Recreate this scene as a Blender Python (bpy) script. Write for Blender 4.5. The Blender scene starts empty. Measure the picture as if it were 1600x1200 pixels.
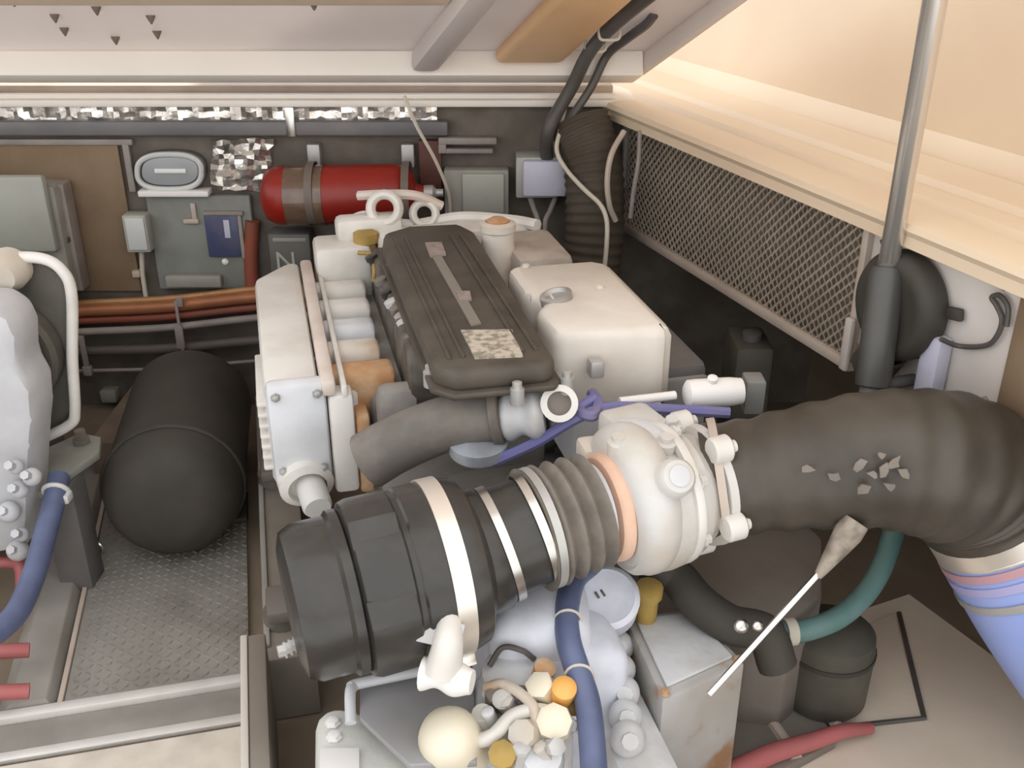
import bpy, bmesh, math, random
from mathutils import Vector, Matrix
random.seed(7)
scene = bpy.context.scene
COL = scene.collection
V = Vector

# ------------------------------------------------------------------ camera
FPX, PITCH, CAMZ = 1600.0, math.radians(25.7), 1.55
cam_d = bpy.data.cameras.new('camera'); cam = bpy.data.objects.new('camera', cam_d); COL.objects.link(cam)
cam_d.sensor_width = 36.0; cam_d.lens = 36.0 * FPX / 1600.0; cam_d.clip_start = 0.02
cam.location = (0, 0, CAMZ); cam.rotation_euler = (math.pi / 2 - PITCH, 0, 0)
scene.camera = cam

# ------------------------------------------------------------------ light
world = bpy.data.worlds.new('daylight'); scene.world = world; world.use_nodes = True
bg = world.node_tree.nodes['Background']
bg.inputs['Color'].default_value = (0.97, 0.97, 0.97, 1); bg.inputs['Strength'].default_value = 1.5
sun_d = bpy.data.lights.new('sun', 'SUN'); sun = bpy.data.objects.new('sun', sun_d); COL.objects.link(sun)
sun_d.energy = 6.0; sun_d.color = (1.0, 0.90, 0.76); sun_d.angle = math.radians(1)
SUN_FROM = V((1.0, 0.50, 0.95))
sun.rotation_euler = SUN_FROM.to_track_quat('Z', 'Y').to_euler(); sun.location = (-2, -2, 4)
vs = scene.view_settings
vs.view_transform = 'Standard'; vs.look = 'None'; vs.gamma = 1.0; vs.use_curve_mapping = False; vs.exposure = 0.3

# ------------------------------------------------------------------ measuring helpers
C_, S_ = math.cos(PITCH), math.sin(PITCH)
def ray(px, py):
    return V((px - 800, FPX * C_ - (py - 600) * S_, -(FPX * S_ + (py - 600) * C_)))
CAM = V((0, 0, CAMZ))
def at(px, py, z=None, Y=None):
    r = ray(px, py)
    t = (z - CAMZ) / r.z if z is not None else Y / r.y
    return CAM + r * t
ANG = math.radians(13.6); OX, OY = -0.01, 1.56
EM = Matrix.Translation((OX, OY, 0)) @ Matrix.Rotation(ANG, 4, 'Z')       # engine frame: u across, v forward, w up
EI = EM.inverted()
def E(u, v, w): return EM @ V((u, v, w))
def e(px, py, z): return EI @ at(px, py, z)
# starboard side liner: a vertical plane
W0 = V((0.313, 3.102, 0)); WD = V((0.355, -0.935, 0)).normalized(); WN = V((0.935, 0.355, 0)).normalized()
WM = Matrix((( WD.x, 0, -WN.x, W0.x), (WD.y, 0, -WN.y, W0.y), (0, 1, 0, 0), (0, 0, 0, 1)))   # (along, up, inward)
WI = WM.inverted()
def onW(px, py, inward=0.0):
    r = ray(px, py); a = WI @ CAM; b = WI @ (CAM + r)
    t = (inward - a.z) / (b.z - a.z)
    return a + (b - a) * t
I4 = Matrix.Identity(4)

# ------------------------------------------------------------------ materials
MATS = {}
def mat(name, col, col2=None, scale=9.0, rough=0.55, metal=0.0, bump=0.0, bscale=60.0, lo=0.4, hi=0.65, detail=5.0, rust=None, rlo=0.58, rhi=0.7, rscale=6.0, coat=0.0):
    if name in MATS: return MATS[name]
    m = bpy.data.materials.new(name); m.use_nodes = True; nt = m.node_tree; N = nt.nodes; L = nt.links
    b = N['Principled BSDF']; b.inputs['Roughness'].default_value = rough; b.inputs['Metallic'].default_value = metal
    if coat: b.inputs['Coat Weight'].default_value = coat
    tc = N.new('ShaderNodeTexCoord'); out = None
    def noise(sc, dt=5.0):
        n = N.new('ShaderNodeTexNoise'); n.inputs['Scale'].default_value = sc; n.inputs['Detail'].default_value = dt
        L.new(tc.outputs['Object'], n.inputs['Vector']); return n
    def mixc(fac, c1, c2):
        x = N.new('ShaderNodeMix'); x.data_type = 'RGBA'; L.new(fac, x.inputs[0])
        for s, c in ((6, c1), (7, c2)):
            if isinstance(c, tuple): x.inputs[s].default_value = (*c, 1)
            else: L.new(c, x.inputs[s])
        return x.outputs[2]
    def ramp(src, a, bb):
        r = N.new('ShaderNodeMapRange'); r.inputs[1].default_value = a; r.inputs[2].default_value = bb; L.new(src, r.inputs[0]); return r.outputs[0]
    b.inputs['Base Color'].default_value = (*col, 1)
    c = col
    if col2: c = mixc(ramp(noise(scale, detail).outputs[0], lo, hi), col, col2)
    if rust: c = mixc(ramp(noise(rscale, 6.0).outputs[0], rlo, rhi), c, rust)
    if not isinstance(c, tuple): L.new(c, b.inputs['Base Color'])
    if bump:
        bp = N.new('ShaderNodeBump'); bp.inputs['Strength'].default_value = bump; bp.inputs['Distance'].default_value = 0.004
        L.new(noise(bscale).outputs[0], bp.inputs['Height']); L.new(bp.outputs[0], b.inputs['Normal'])
    MATS[name] = m; return m

WHITE = mat('engine_white', (0.76, 0.74, 0.70), (0.66, 0.63, 0.58), rough=0.4, bump=0.06, bscale=90)
WHITEB = mat('engine_white_cool', (0.72, 0.74, 0.78), (0.62, 0.63, 0.65), rough=0.4, bump=0.15, bscale=50)
CREAMW = mat('cast_cream_white', (0.62, 0.61, 0.59), (0.55, 0.49, 0.41), scale=7, rough=0.5, bump=0.3, bscale=40)
RUSTW = mat('rusty_white', (0.72, 0.67, 0.60), (0.62, 0.53, 0.44), scale=8, rough=0.6, rust=(0.50, 0.27, 0.12), rlo=0.55, rhi=0.72, rscale=11)
RUST = mat('rust_orange', (0.46, 0.23, 0.10), (0.60, 0.42, 0.26), scale=14, rough=0.8, bump=0.3)
GREYC = mat('grey_casting', (0.64, 0.65, 0.67), (0.50, 0.49, 0.48), scale=10, rough=0.55, rust=(0.40, 0.26, 0.15), rlo=0.66, rhi=0.76, bump=0.2)
BLUEG = mat('blue_grey_casting', (0.78, 0.81, 0.90), (0.62, 0.64, 0.70), scale=9, rough=0.5, bump=0.2)
BLACK = mat('black_plastic', (0.036, 0.033, 0.030), (0.050, 0.046, 0.041), scale=12, rough=0.27, bump=0.05)
VCOVER = mat('valve_cover_black', (0.062, 0.051, 0.039), (0.092, 0.076, 0.059), scale=14, rough=0.6, bump=0.2, bscale=120)
RUBBER = mat('black_rubber', (0.048, 0.039, 0.029), (0.075, 0.062, 0.048), scale=7, rough=0.45, bump=0.25, bscale=35)
RUBBERD = mat('dull_black_rubber', (0.045, 0.041, 0.033), (0.060, 0.052, 0.041), rough=0.7)
HOSEG = mat('grey_brown_hose', (0.155, 0.14, 0.125), (0.23, 0.205, 0.18), scale=12, rough=0.7, bump=0.3)
BELLOW = mat('taupe_bellows', (0.22, 0.19, 0.16), (0.15, 0.13, 0.11), scale=20, rough=0.7, bump=0.2)
STEEL = mat('stainless_steel', (0.72, 0.70, 0.66), (0.6, 0.58, 0.55), rough=0.28, metal=1.0)
CLAMP = mat('clamp_band_steel', (0.86, 0.80, 0.72), None, rough=0.35, metal=0.7)
DULLM = mat('dull_aluminium', (0.55, 0.54, 0.52), (0.42, 0.41, 0.40), rough=0.5, metal=0.55)
FOIL = mat('silver_foil', (0.85, 0.82, 0.78), (0.42, 0.38, 0.34), scale=16, rough=0.25, metal=0.85, bump=1.0, bscale=22)
INSUL = mat('brown_insulation', (0.12, 0.10, 0.082), (0.165, 0.142, 0.12), scale=11, rough=0.85, bump=0.4)
BROWNB = mat('brown_board', (0.20, 0.135, 0.078), (0.25, 0.175, 0.11), scale=6, rough=0.7, bump=0.15)
HULL = mat('dark_hull', (0.20, 0.155, 0.11), (0.26, 0.21, 0.155), scale=5, rough=0.75, bump=0.25)
FLOORM = mat('grey_floor_paint', (0.27, 0.25, 0.225), (0.36, 0.345, 0.32), scale=5, rough=0.55, bump=0.1)
PLATE = mat('tread_plate', (0.33, 0.315, 0.285), (0.25, 0.235, 0.21), scale=6, rough=0.5, metal=0.15)
TANF = mat('tan_gelcoat_floor', (0.80, 0.69, 0.58), (0.70, 0.60, 0.49), scale=4, rough=0.6, bump=0.1)
CREAM = mat('cream_gelcoat', (0.78, 0.63, 0.46), (0.74, 0.58, 0.42), scale=2.2, rough=0.35)
GELW = mat('white_gelcoat', (0.86, 0.80, 0.73), (0.82, 0.76, 0.70), scale=3, rough=0.4)
GELG = mat('hatch_liner_grey', (0.82, 0.76, 0.73), (0.77, 0.71, 0.68), scale=3, rough=0.5)
def translucent(m, w):
    nt = m.node_tree; b = nt.nodes['Principled BSDF']; t = nt.nodes.new('ShaderNodeBsdfTranslucent'); x = nt.nodes.new('ShaderNodeMixShader')
    x.inputs[0].default_value = w; t.inputs[0].default_value = (0.90, 0.87, 0.87, 1)
    out = next(n for n in nt.nodes if n.type == 'OUTPUT_MATERIAL')
    nt.links.new(b.outputs[0], x.inputs[1]); nt.links.new(t.outputs[0], x.inputs[2]); nt.links.new(x.outputs[0], out.inputs[0])
translucent(GELG, 0.25)      # thin glass fibre laminate lets daylight through
WOOD = mat('varnished_wood', (0.84, 0.55, 0.31), (0.76, 0.48, 0.26), scale=4, rough=0.5, bump=0.1)
CABLE = mat('black_cable', (0.075, 0.065, 0.055), (0.11, 0.10, 0.10), rough=0.5)
WCABLE = mat('white_cable', (0.62, 0.57, 0.48), None, rough=0.6)
BLUEH = mat('blue_hose', (0.12, 0.15, 0.27), (0.09, 0.11, 0.20), scale=12, rough=0.45)
BLUEC = mat('blue_cable', (0.15, 0.15, 0.36), (0.2, 0.18, 0.30), rough=0.5)
PERI = mat('periwinkle_hose', (0.30, 0.40, 0.80), (0.36, 0.44, 0.76), scale=3, rough=0.4)
GREENH = mat('green_hose', (0.10, 0.20, 0.19), (0.15, 0.26, 0.25), rough=0.4)
REDH = mat('red_hose', (0.45, 0.13, 0.13), (0.36, 0.12, 0.115), rough=0.5)
RED = mat('extinguisher_red', (0.29, 0.016, 0.008), (0.24, 0.014, 0.008), rough=0.38)
MAROON = mat('maroon_plate', (0.11, 0.035, 0.025), (0.13, 0.06, 0.045), rough=0.6)
REDB = mat('red_brown_pipe', (0.28, 0.07, 0.04), (0.2, 0.07, 0.045), rough=0.6)
COPPER = mat('copper_orange_pipe', (0.40, 0.16, 0.07), (0.30, 0.11, 0.05), scale=8, rough=0.45, metal=0.2)
GREYP = mat('grey_pipe', (0.33, 0.29, 0.27), (0.25, 0.22, 0.20), rough=0.6)
DUCTM = mat('slate_duct', (0.15, 0.145, 0.15), (0.19, 0.18, 0.18), rough=0.5)
BOXG = mat('grey_green_box', (0.42, 0.43, 0.38), (0.36, 0.36, 0.32), scale=5, rough=0.5)
BOXG2 = mat('beige_grey_box', (0.35, 0.34, 0.30), (0.28, 0.27, 0.24), scale=6, rough=0.6)
PANELG = mat('grey_green_panel', (0.25, 0.26, 0.235), (0.19, 0.195, 0.17), scale=7, rough=0.6)
BOXW = mat('lavender_white_box', (0.56, 0.56, 0.68), (0.50, 0.49, 0.58), rough=0.5)
LAMPG = mat('lamp_grey', (0.34, 0.36, 0.37), None, rough=0.3)
LAMPW = mat('lamp_rim', (0.62, 0.63, 0.62), None, rough=0.35)
LAMPB = mat('lamp_tube', (0.85, 0.85, 0.83), None, rough=0.3)
NAVY = mat('navy_plate', (0.065, 0.075, 0.16), (0.10, 0.10, 0.16), scale=20, rough=0.35)
MESH = mat('taupe_mesh_metal', (0.42, 0.355, 0.29), (0.48, 0.41, 0.34), scale=12, rough=0.55, metal=0.2)
FRAME = mat('taupe_frame', (0.55, 0.465, 0.39), (0.47, 0.39, 0.33), rough=0.5)
WPANEL = mat('pale_panel', (0.66, 0.61, 0.57), (0.60, 0.54, 0.50), scale=5, rough=0.45)
PLABEL = mat('printed_label', (0.58, 0.52, 0.43), (0.28, 0.25, 0.20), scale=70, rough=0.5, lo=0.45, hi=0.6)
LABEL2 = mat('pinkish_label', (0.36, 0.29, 0.27), (0.25, 0.21, 0.19), scale=50, rough=0.5)
STRIPE = mat('grey_stripe', (0.24, 0.215, 0.185), None, rough=0.5)
YELLOW = mat('yellow_brass', (0.42, 0.28, 0.07), (0.30, 0.20, 0.06), scale=18, rough=0.5)
ORANGE = mat('orange_plastic', (0.85, 0.45, 0.12), None, rough=0.45)
CAPW = mat('cream_cap', (0.85, 0.79, 0.64), (0.78, 0.71, 0.56), rough=0.45)
PINKR = mat('heat_tinted_ring', (0.78, 0.52, 0.38), (0.66, 0.42, 0.30), scale=10, rough=0.55)
BRIGHT = mat('bright_white_plastic', (0.86, 0.84, 0.82), None, rough=0.4)
DARKT = mat('dark_hole', (0.10, 0.085, 0.07), None, rough=0.8)
OLIVE = mat('olive_black_guard', (0.075, 0.072, 0.056), (0.12, 0.11, 0.09), scale=8, rough=0.6)
GRIMEP = mat('grimy_grey_panel', (0.235, 0.205, 0.18), (0.19, 0.165, 0.14), scale=6, rough=0.6, bump=0.15)
SCREW = mat('screw_tip_brown', (0.24, 0.19, 0.14), None, rough=0.6, metal=0.3)
GREYK = mat('charcoal_box', (0.115, 0.11, 0.105), (0.15, 0.14, 0.135), rough=0.6)

# ------------------------------------------------------------------ mesh helpers (all in a frame matrix -> world)
def new(): return bmesh.new()
def _add(bm, tmp, M):
    vm = {}
    for v in tmp.verts: vm[v] = bm.verts.new(M @ v.co)
    for fc in tmp.faces:
        try: bm.faces.new([vm[v] for v in fc.verts])
        except ValueError: pass
    tmp.free()
def rbox(bm, lo, hi, r=0.0, M=I4, seg=2):
    t = bmesh.new(); bmesh.ops.create_cube(t, size=1.0)
    for v in t.verts:
        v.co = V([lo[i] + (v.co[i] + 0.5) * (hi[i] - lo[i]) for i in range(3)])
    if r > 0:
        r = min(r, 0.49 * min(abs(hi[i] - lo[i]) for i in range(3)))
        bmesh.ops.bevel(t, geom=t.edges[:], offset=r, segments=seg, affect='EDGES', profile=0.5)
    _add(bm, t, M); return bm
def prism(bm, poly, h0, h1, M=I4, r=0.0, axis=2):
    """poly of (a,b) pairs extruded along the third axis of the frame"""
    def mk(a, b, h):
        if axis == 2: return V((a, b, h))
        if axis == 1: return V((a, h, b))
        return V((h, a, b))
    t = bmesh.new(); n = len(poly)
    lo = [t.verts.new(mk(a, b, h0)) for a, b in poly]; hi = [t.verts.new(mk(a, b, h1)) for a, b in poly]
    t.faces.new(lo[::-1]); t.faces.new(hi)
    for i in range(n): t.faces.new((lo[i], lo[(i + 1) % n], hi[(i + 1) % n], hi[i]))
    bmesh.ops.recalc_face_normals(t, faces=t.faces[:])
    if r > 0: bmesh.ops.bevel(t, geom=t.edges[:], offset=r, segments=2, affect='EDGES', profile=0.5)
    _add(bm, t, M); return bm
def frame_from(axis, origin):
    z = V(axis).normalized(); x = V((0, 0, 1)) if abs(z.z) < 0.9 else V((1, 0, 0))
    x = (x - z * x.dot(z)).normalized(); y = z.cross(x)
    return Matrix(((x.x, y.x, z.x, origin[0]), (x.y, y.y, z.y, origin[1]), (x.z, y.z, z.z, origin[2]), (0, 0, 0, 1)))
def lathe(bm, prof, origin, axis, n=32, closed=False):
    """prof: (radius, height) along axis from origin"""
    F = frame_from(axis, origin); rings = []
    for r, h in prof:
        if r < 1e-6: rings.append([bm.verts.new(F @ V((0, 0, h)))])
        else: rings.append([bm.verts.new(F @ V((r * math.cos(2 * math.pi * i / n), r * math.sin(2 * math.pi * i / n), h))) for i in range(n)])
    def band(a, b):
        for i in range(n):
            j = (i + 1) % n
            q = [a[i % len(a)], a[j % len(a)], b[j % len(b)], b[i % len(b)]]
            q2 = [];  [q2.append(x) for x in q if x not in q2]
            if len(q2) > 2: bm.faces.new(q2)
    for a, b in zip(rings, rings[1:]): band(a, b)
    if closed: band(rings[-1], rings[0])
    else:
        for rg in (rings[0], rings[-1]):
            if len(rg) > 2: bm.faces.new(rg)
    return bm
def torus(bm, R, r, origin, axis, n=36, m=10, sq=1.0):
    return lathe(bm, [(R + r * math.cos(2 * math.pi * k / m), sq * r * math.sin(2 * math.pi * k / m)) for k in range(m)], origin, axis, n, closed=True)
def ball(bm, r, origin, axis=(0, 0, 1), sq=1.0, n=24, m=12):
    return lathe(bm, [(r * math.sin(math.pi * k / m), -sq * r * math.cos(math.pi * k / m)) for k in range(m + 1)], origin, axis, n)
def spline(pts, k=8):
    P = [V(p) for p in pts]
    if len(P) < 3: return P
    P = [P[0] * 2 - P[1]] + P + [P[-1] * 2 - P[-2]]; out = []
    for i in range(1, len(P) - 2):
        a, b, c, d = P[i - 1:i + 3]
        for j in range(k):
            t = j / k
            out.append(0.5 * ((2 * b) + (c - a) * t + (2 * a - 5 * b + 4 * c - d) * t * t + (3 * b - a - 3 * c + d) * t ** 3))
    out.append(P[-2]); return out
def tube(bm, pts, r, n=12, k=8, smooth=True, caps=True):
    P = spline(pts, k) if smooth else [V(p) for p in pts]
    N = len(P); up = None; rings = []
    for i, p in enumerate(P):
        d = (P[min(i + 1, N - 1)] - P[max(i - 1, 0)]).normalized()
        if up is None: up = d.orthogonal().normalized()
        up = (up - d * up.dot(d)).normalized(); s = d.cross(up)
        rr = r(i / (N - 1)) if callable(r) else r
        rings.append([bm.verts.new(p + (up * math.cos(2 * math.pi * q / n) + s * math.sin(2 * math.pi * q / n)) * rr) for q in range(n)])
    for a, b in zip(rings, rings[1:]):
        for q in range(n): bm.faces.new((a[q], a[(q + 1) % n], b[(q + 1) % n], b[q]))
    if caps: bm.faces.new(rings[0][::-1]); bm.faces.new(rings[-1])
    return bm
def ringhose(pts, r, amp, waves, k=16):
    return lambda t: r + amp * math.cos(2 * math.pi * waves * t)
def hexbolt(bm, origin, axis, r=0.008, h=0.007):
    lathe(bm, [(r * 1.4, 0), (r * 1.4, h * 0.25), (r, h * 0.25), (r, h), (r * 0.8, h * 1.1)], origin, axis, 6)

def obj(name, bm, m, root=None, parent=None, smooth=40):
    bmesh.ops.remove_doubles(bm, verts=bm.verts[:], dist=1e-6)
    bmesh.ops.recalc_face_normals(bm, faces=bm.faces[:])
    par = parent or root
    base = par['_b'] if par is not None and '_b' in par else None
    inv = Matrix(MWI[par.name]) if par is not None else None
    if par is None:
        xs = [v.co for v in bm.verts]
        loc = V(((min(v.x for v in xs) + max(v.x for v in xs)) / 2, (min(v.y for v in xs) + max(v.y for v in xs)) / 2, min(v.z for v in xs)))
        MW = Matrix.Translation(loc); bm.transform(MW.inverted())
    else:
        MW = None; bm.transform(inv)
    me = bpy.data.meshes.new(name); bm.to_mesh(me); bm.free()
    for p in me.polygons: p.use_smooth = True
    me.set_sharp_from_angle(angle=math.radians(smooth))
    me.materials.append(m)
    o = bpy.data.objects.new(name, me); COL.objects.link(o)
    if par is None: o.matrix_world = MW; MWI[o.name] = MW.inverted()
    else: o.parent = par; MWI[o.name] = inv
    return o
MWI = {}
def thing(name, label, cat, base, rz=0.0, group=None):
    o = bpy.data.objects.new(name, None); COL.objects.link(o); o.empty_display_size = 0.05
    o.location = base; o.rotation_euler = (0, 0, rz)
    MWI[o.name] = (Matrix.Translation(base) @ Matrix.Rotation(rz, 4, 'Z')).inverted()
    o['label'] = label; o['category'] = cat
    if group: o['group'] = group
    return o
def tag(o, label, cat, group=None):
    o['label'] = label; o['category'] = cat
    if group: o['group'] = group
    return o
def struct(o, label=None):
    o['kind'] = 'structure'
    if label: o['label'] = label
    return o
def quad(bm, *pts): bm.faces.new([bm.verts.new(V(p)) for p in pts]); return bm
def wb(bm, x0, y0, x1, y1, Yf, d, r=0.004):
    """box on the aft-facing bulkhead whose face at distance Yf fills that rectangle"""
    a = at((x0 + x1) / 2, y0, Y=Yf); b = at((x0 + x1) / 2, y1, Y=Yf)
    xa = at(x0, (y0 + y1) / 2, Y=Yf).x; xb = at(x1, (y0 + y1) / 2, Y=Yf).x
    return rbox(bm, (xa, Yf, b.z), (xb, Yf + d, a.z), r)

YB = 3.06     # bulkhead face
# ================================================================== STRUCTURE
bm = new(); rbox(bm, (-2.3, 0.2, -0.06), (2.6, 3.4, 0.0)); floor = struct(obj('floor', bm, HULL), 'dark bilge floor of the engine bay')
bm = new(); rbox(bm, (-2.3, YB, -0.02), (0.34, YB + 0.12, 0.985)); rbox(bm, (0.335, YB + 0.02, -0.02), (1.5, YB + 0.12, 0.949)); wall_back = struct(obj('wall_back', bm, INSUL), 'brown insulated bulkhead behind the engines')
bm = new(); rbox(bm, (-2.3, 0.2, -0.02), (-2.2, 3.2, 1.0)); struct(obj('wall_left', bm, HULL), 'dark hull side beyond the far engine')
bm = new(); rbox(bm, (-0.05, 0.60, -0.16), (3.1, 0.95, -0.10), 0, WM); rbox(bm, (-0.05, 0.57, -0.62), (3.1, 0.60, -0.10), 0, WM); rbox(bm, (-0.05, -0.02, -0.70), (3.1, 0.60, -0.621), 0, WM); wall_right = struct(obj('wall_right', bm, HULL), 'dark hull side behind the mesh grille')
bm = new(); rbox(bm, (-3.0, -3.0, 0.78), (2.6, 0.10, 0.83), 0.01); struct(obj('floor_cockpit', bm, GELW), 'unseen pale cockpit sole added to bounce sunlight up to the hatch')  # out of view, added to bounce sunlight onto the hatch underside
# deck lip over the bulkhead: ledge, bright edge, channel
bm = new(); rbox(bm, (-2.3, YB - 0.035, 0.985), (0.36, YB + 0.5, 1.005), 0.004)
trim1 = struct(obj('trim_1', bm, GELW), 'pale deck lip along the top of the bulkhead')
bm = new(); rbox(bm, (-2.3, YB - 0.02, 1.0055), (0.30, YB + 0.0, 1.02), 0.003); obj('gutter_lip', bm, GELW, parent=trim1)
bm = new(); rbox(bm, (-2.3, YB + 0.06, 1.0055), (0.30, YB + 0.48, 1.03), 0.003); obj('gutter_back', bm, FRAME, parent=trim1)  # taupe puts the shade of the channel into the colour
# starboard coaming, stepped moulding swept along the liner: (outward, up)
prof = [(-0.055, 0.972), (-0.065, 0.985), (-0.06, 0.998), (-0.03, 1.004), (0.02, 1.004), (0.035, 0.994), (0.06, 0.994), (0.075, 1.006), (0.12, 1.010),
        (0.13, 1.003), (0.15, 1.003), (0.165, 1.014), (0.215, 1.018), (0.28, 1.020), (0.292, 1.012), (0.30, 1.03), (0.33, 1.06), (0.44, 2.40), (0.50, 2.40), (0.50, 0.95), (-0.055, 0.95)]  # upper side carried on out of view to keep the sun off the bay
bm = new()
def sweep(bm, prof, s0, s1):
    A = [bm.verts.new(WM @ V((s0, z, -n))) for n, z in prof]; B = [bm.verts.new(WM @ V((s1, z, -n))) for n, z in prof]
    for i in range(len(prof)):
        j = (i + 1) % len(prof); bm.faces.new((A[i], A[j], B[j], B[i]))
    bm.faces.new(A); bm.faces.new(B[::-1])
sweep(bm, prof, -0.9, 3.0)
struct(obj('trim_2', bm, CREAM, smooth=25), 'cream moulded cockpit side with stepped coaming')

# ================================================================== HATCH (hinged along the bulkhead, propped open)
HA = at(1000, 95, Y=3.05)
SL = math.radians(28); HYAW = math.radians(25)
HE = V((math.sin(HYAW) * math.cos(SL), -math.cos(HYAW) * math.cos(SL), math.sin(SL)))
HX = V((-1, 0, 0)); HN = HX.cross(HE).normalized()
if HN.z > 0: HN = -HN
HM = Matrix(((HX.x, HE.x, HN.x, HA.x), (HX.y, HE.y, HN.y, HA.y), (HX.z, HE.z, HN.z, HA.z), (0, 0, 0, 1)))   # (s left, t toward open end, h down)
HI = HM.inverted()
def onH(px, py, h=0.0):
    r = ray(px, py); a = HI @ CAM; b = HI @ (CAM + r); return a + (b - a) * ((h - a.z) / (b.z - a.z))
hatch = thing('deck_hatch', 'open white moulded deck hatch hinged above the bulkhead', 'hatch', HA)
TL = 2.1
bm = new(); rbox(bm, (0.0, -0.11, -0.035), (2.6, TL, -0.0), 0.006, HM); obj('hatch_shell', bm, GELG, hatch)  # shell runs back past the hinge to shade the deck lip
bm = new(); rbox(bm, (0.03, 0.02, 0.0005), (2.6, 0.085, 0.075), 0.008, HM); obj('hinge_rail', bm, GELW, hatch)
bm = new(); rbox(bm, (0.605, 0.086, 0.0005), (0.685, TL, 0.07), 0.02, HM); obj('side_rail', bm, GELG, hatch)
bm = new(); rbox(bm, (0.0, 0.02, 0.0005), (0.028, TL, 0.055), 0.01, HM); obj('edge_flange', bm, GELG, hatch)
bm = new(); rbox(bm, (0.6855, 0.42, 0.0005), (2.6, 0.54, 0.02), 0.006, HM); obj('cross_beam', bm, CREAM, hatch)
bm = new(); rbox(bm, (0.6855, TL - 0.09, 0.0005), (2.6, TL, 0.06), 0.006, HM); obj('front_rail', bm, GELW, hatch)
bm = new(); rbox(bm, (0.265, 0.10, 0.001), (0.455, TL - 0.05, 0.05), 0.02, HM, seg=3); obj('wooden_stiffener', bm, WOOD, hatch)
for px, py in ((85, 22), (150, 10), (100, 43), (180, 57), (235, 24), (245, 48), (490, 2), (20, -4)):
    q = onH(px, py); p = HM @ q
    bm = new(); lathe(bm, [(0.013, 0), (0.011, 0.006), (0.002, 0.022)], p, (0, 0, -1), 8); obj('screw_tip', bm, SCREW, hatch)
# cables clipped to the hatch
def hp(s, t, h): return HM @ V((s, t, h))
bm = new(); tube(bm, [hp(0.215, TL - 0.02, 0.022), hp(0.215, 1.3, 0.025), hp(0.215, 0.7, 0.025), hp(0.225, 0.25, 0.03), hp(0.235, 0.09, 0.11), V((0.10, 2.92, 0.93)), V((0.11, 3.0, 0.80)), V((0.12, 3.03, 0.70))], 0.019, 10)
hc = tag(obj('cable_harness', bm, CABLE), 'thick black cable harness running beside the wooden stiffener', 'cable', None)
for t in (0.20, 0.28):
    bm = new(); tube(bm, [hp(0.19, t, 0.004), hp(0.192, t, 0.045), hp(0.218, t, 0.05), hp(0.242, t, 0.045), hp(0.245, t, 0.004)], 0.004, 6); obj('clip', bm, WCABLE, parent=hc)
bm = new(); tube(bm, [hp(0.125, 0.33, 0.004), hp(0.128, 0.29, 0.014), hp(0.135, 0.2, 0.016), hp(0.15, 0.12, 0.03), hp(0.18, 0.085, 0.11), V((0.16, 2.93, 0.96)), V((0.14, 3.03, 0.86))], 0.0125, 8)
tag(obj('thin_cable', bm, CABLE), 'thin dark cable along the cream edge of the hatch', 'cable')

# ================================================================== BULKHEAD FITTINGS
def one(name, m, label, cat, fn, group=None):
    bm = new(); fn(bm); return tag(obj(name, bm, m), label, cat, group)
# silver foil strip, slate duct
bm = new()
nx, nz = 90, 3; x0, x1 = -1.62, -0.22; g = [[None] * (nz + 1) for _ in range(nx + 1)]
for i in range(nx + 1):
    for j in range(nz + 1):
        g[i][j] = bm.verts.new((x0 + (x1 - x0) * i / nx, YB - 0.004 - random.random() * 0.012, 0.935 + 0.05 * j / nz + (random.random() - .5) * 0.008 * (j < nz)))
for i in range(nx):
    for j in range(nz): bm.faces.new((g[i][j], g[i + 1][j], g[i + 1][j + 1], g[i][j + 1]))
bmesh.ops.solidify(bm, geom=bm.faces[:], thickness=0.002)
tag(obj('foil_tape', bm, FOIL, smooth=10), 'long crinkled silver foil strip under the deck lip', 'foil')
d = thing('conduit_duct', 'long slate grey duct running across the top of the bulkhead', 'duct', (-0.85, YB, 0.87))
bm = new(); wb(bm, -160, 190, 700, 213, YB - 0.035, 0.034, 0.008); obj('duct_body', bm, DUCTM, d)
bm = new(); wb(bm, 446, 168, 460, 214, YB - 0.042, 0.006, 0.002); obj('duct_strap', bm, STEEL, d)
# crumpled foil patch
bm = new(); g = {}
for i in range(11):
    for j in range(11):
        p = at(330 + 9.5 * i + random.uniform(-3, 3), 218 + 8 * j + random.uniform(-3, 3), Y=YB - 0.006 - random.random() * 0.02)
        g[i, j] = bm.verts.new(p)
for i in range(10):
    for j in range(10):
        if (i, j) not in ((9, 9), (9, 8), (8, 9), (0, 9)): bm.faces.new((g[i, j], g[i + 1, j], g[i + 1, j + 1], g[i, j + 1]))
bmesh.ops.solidify(bm, geom=bm.faces[:], thickness=0.002)
tag(obj('foil_patch', bm, FOIL, smooth=10), 'crumpled square patch of silver foil beside the oval lamp', 'foil')
# brown board
bb = thing('plywood_board', 'brown board fixed to the bulkhead beside the oval lamp', 'board', at(150, 450, Y=YB))
bm = new(); wb(bm, -60, 226, 202, 455, YB - 0.014, 0.013, 0.002); obj('board', bm, BROWNB, bb)
bm = new(); wb(bm, -60, 218, 206, 227, YB - 0.02, 0.019, 0.002); wb(bm, 196, 226, 206, 300, YB - 0.02, 0.019, 0.002); obj('board_edging', bm, GREYP, bb)
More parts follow.
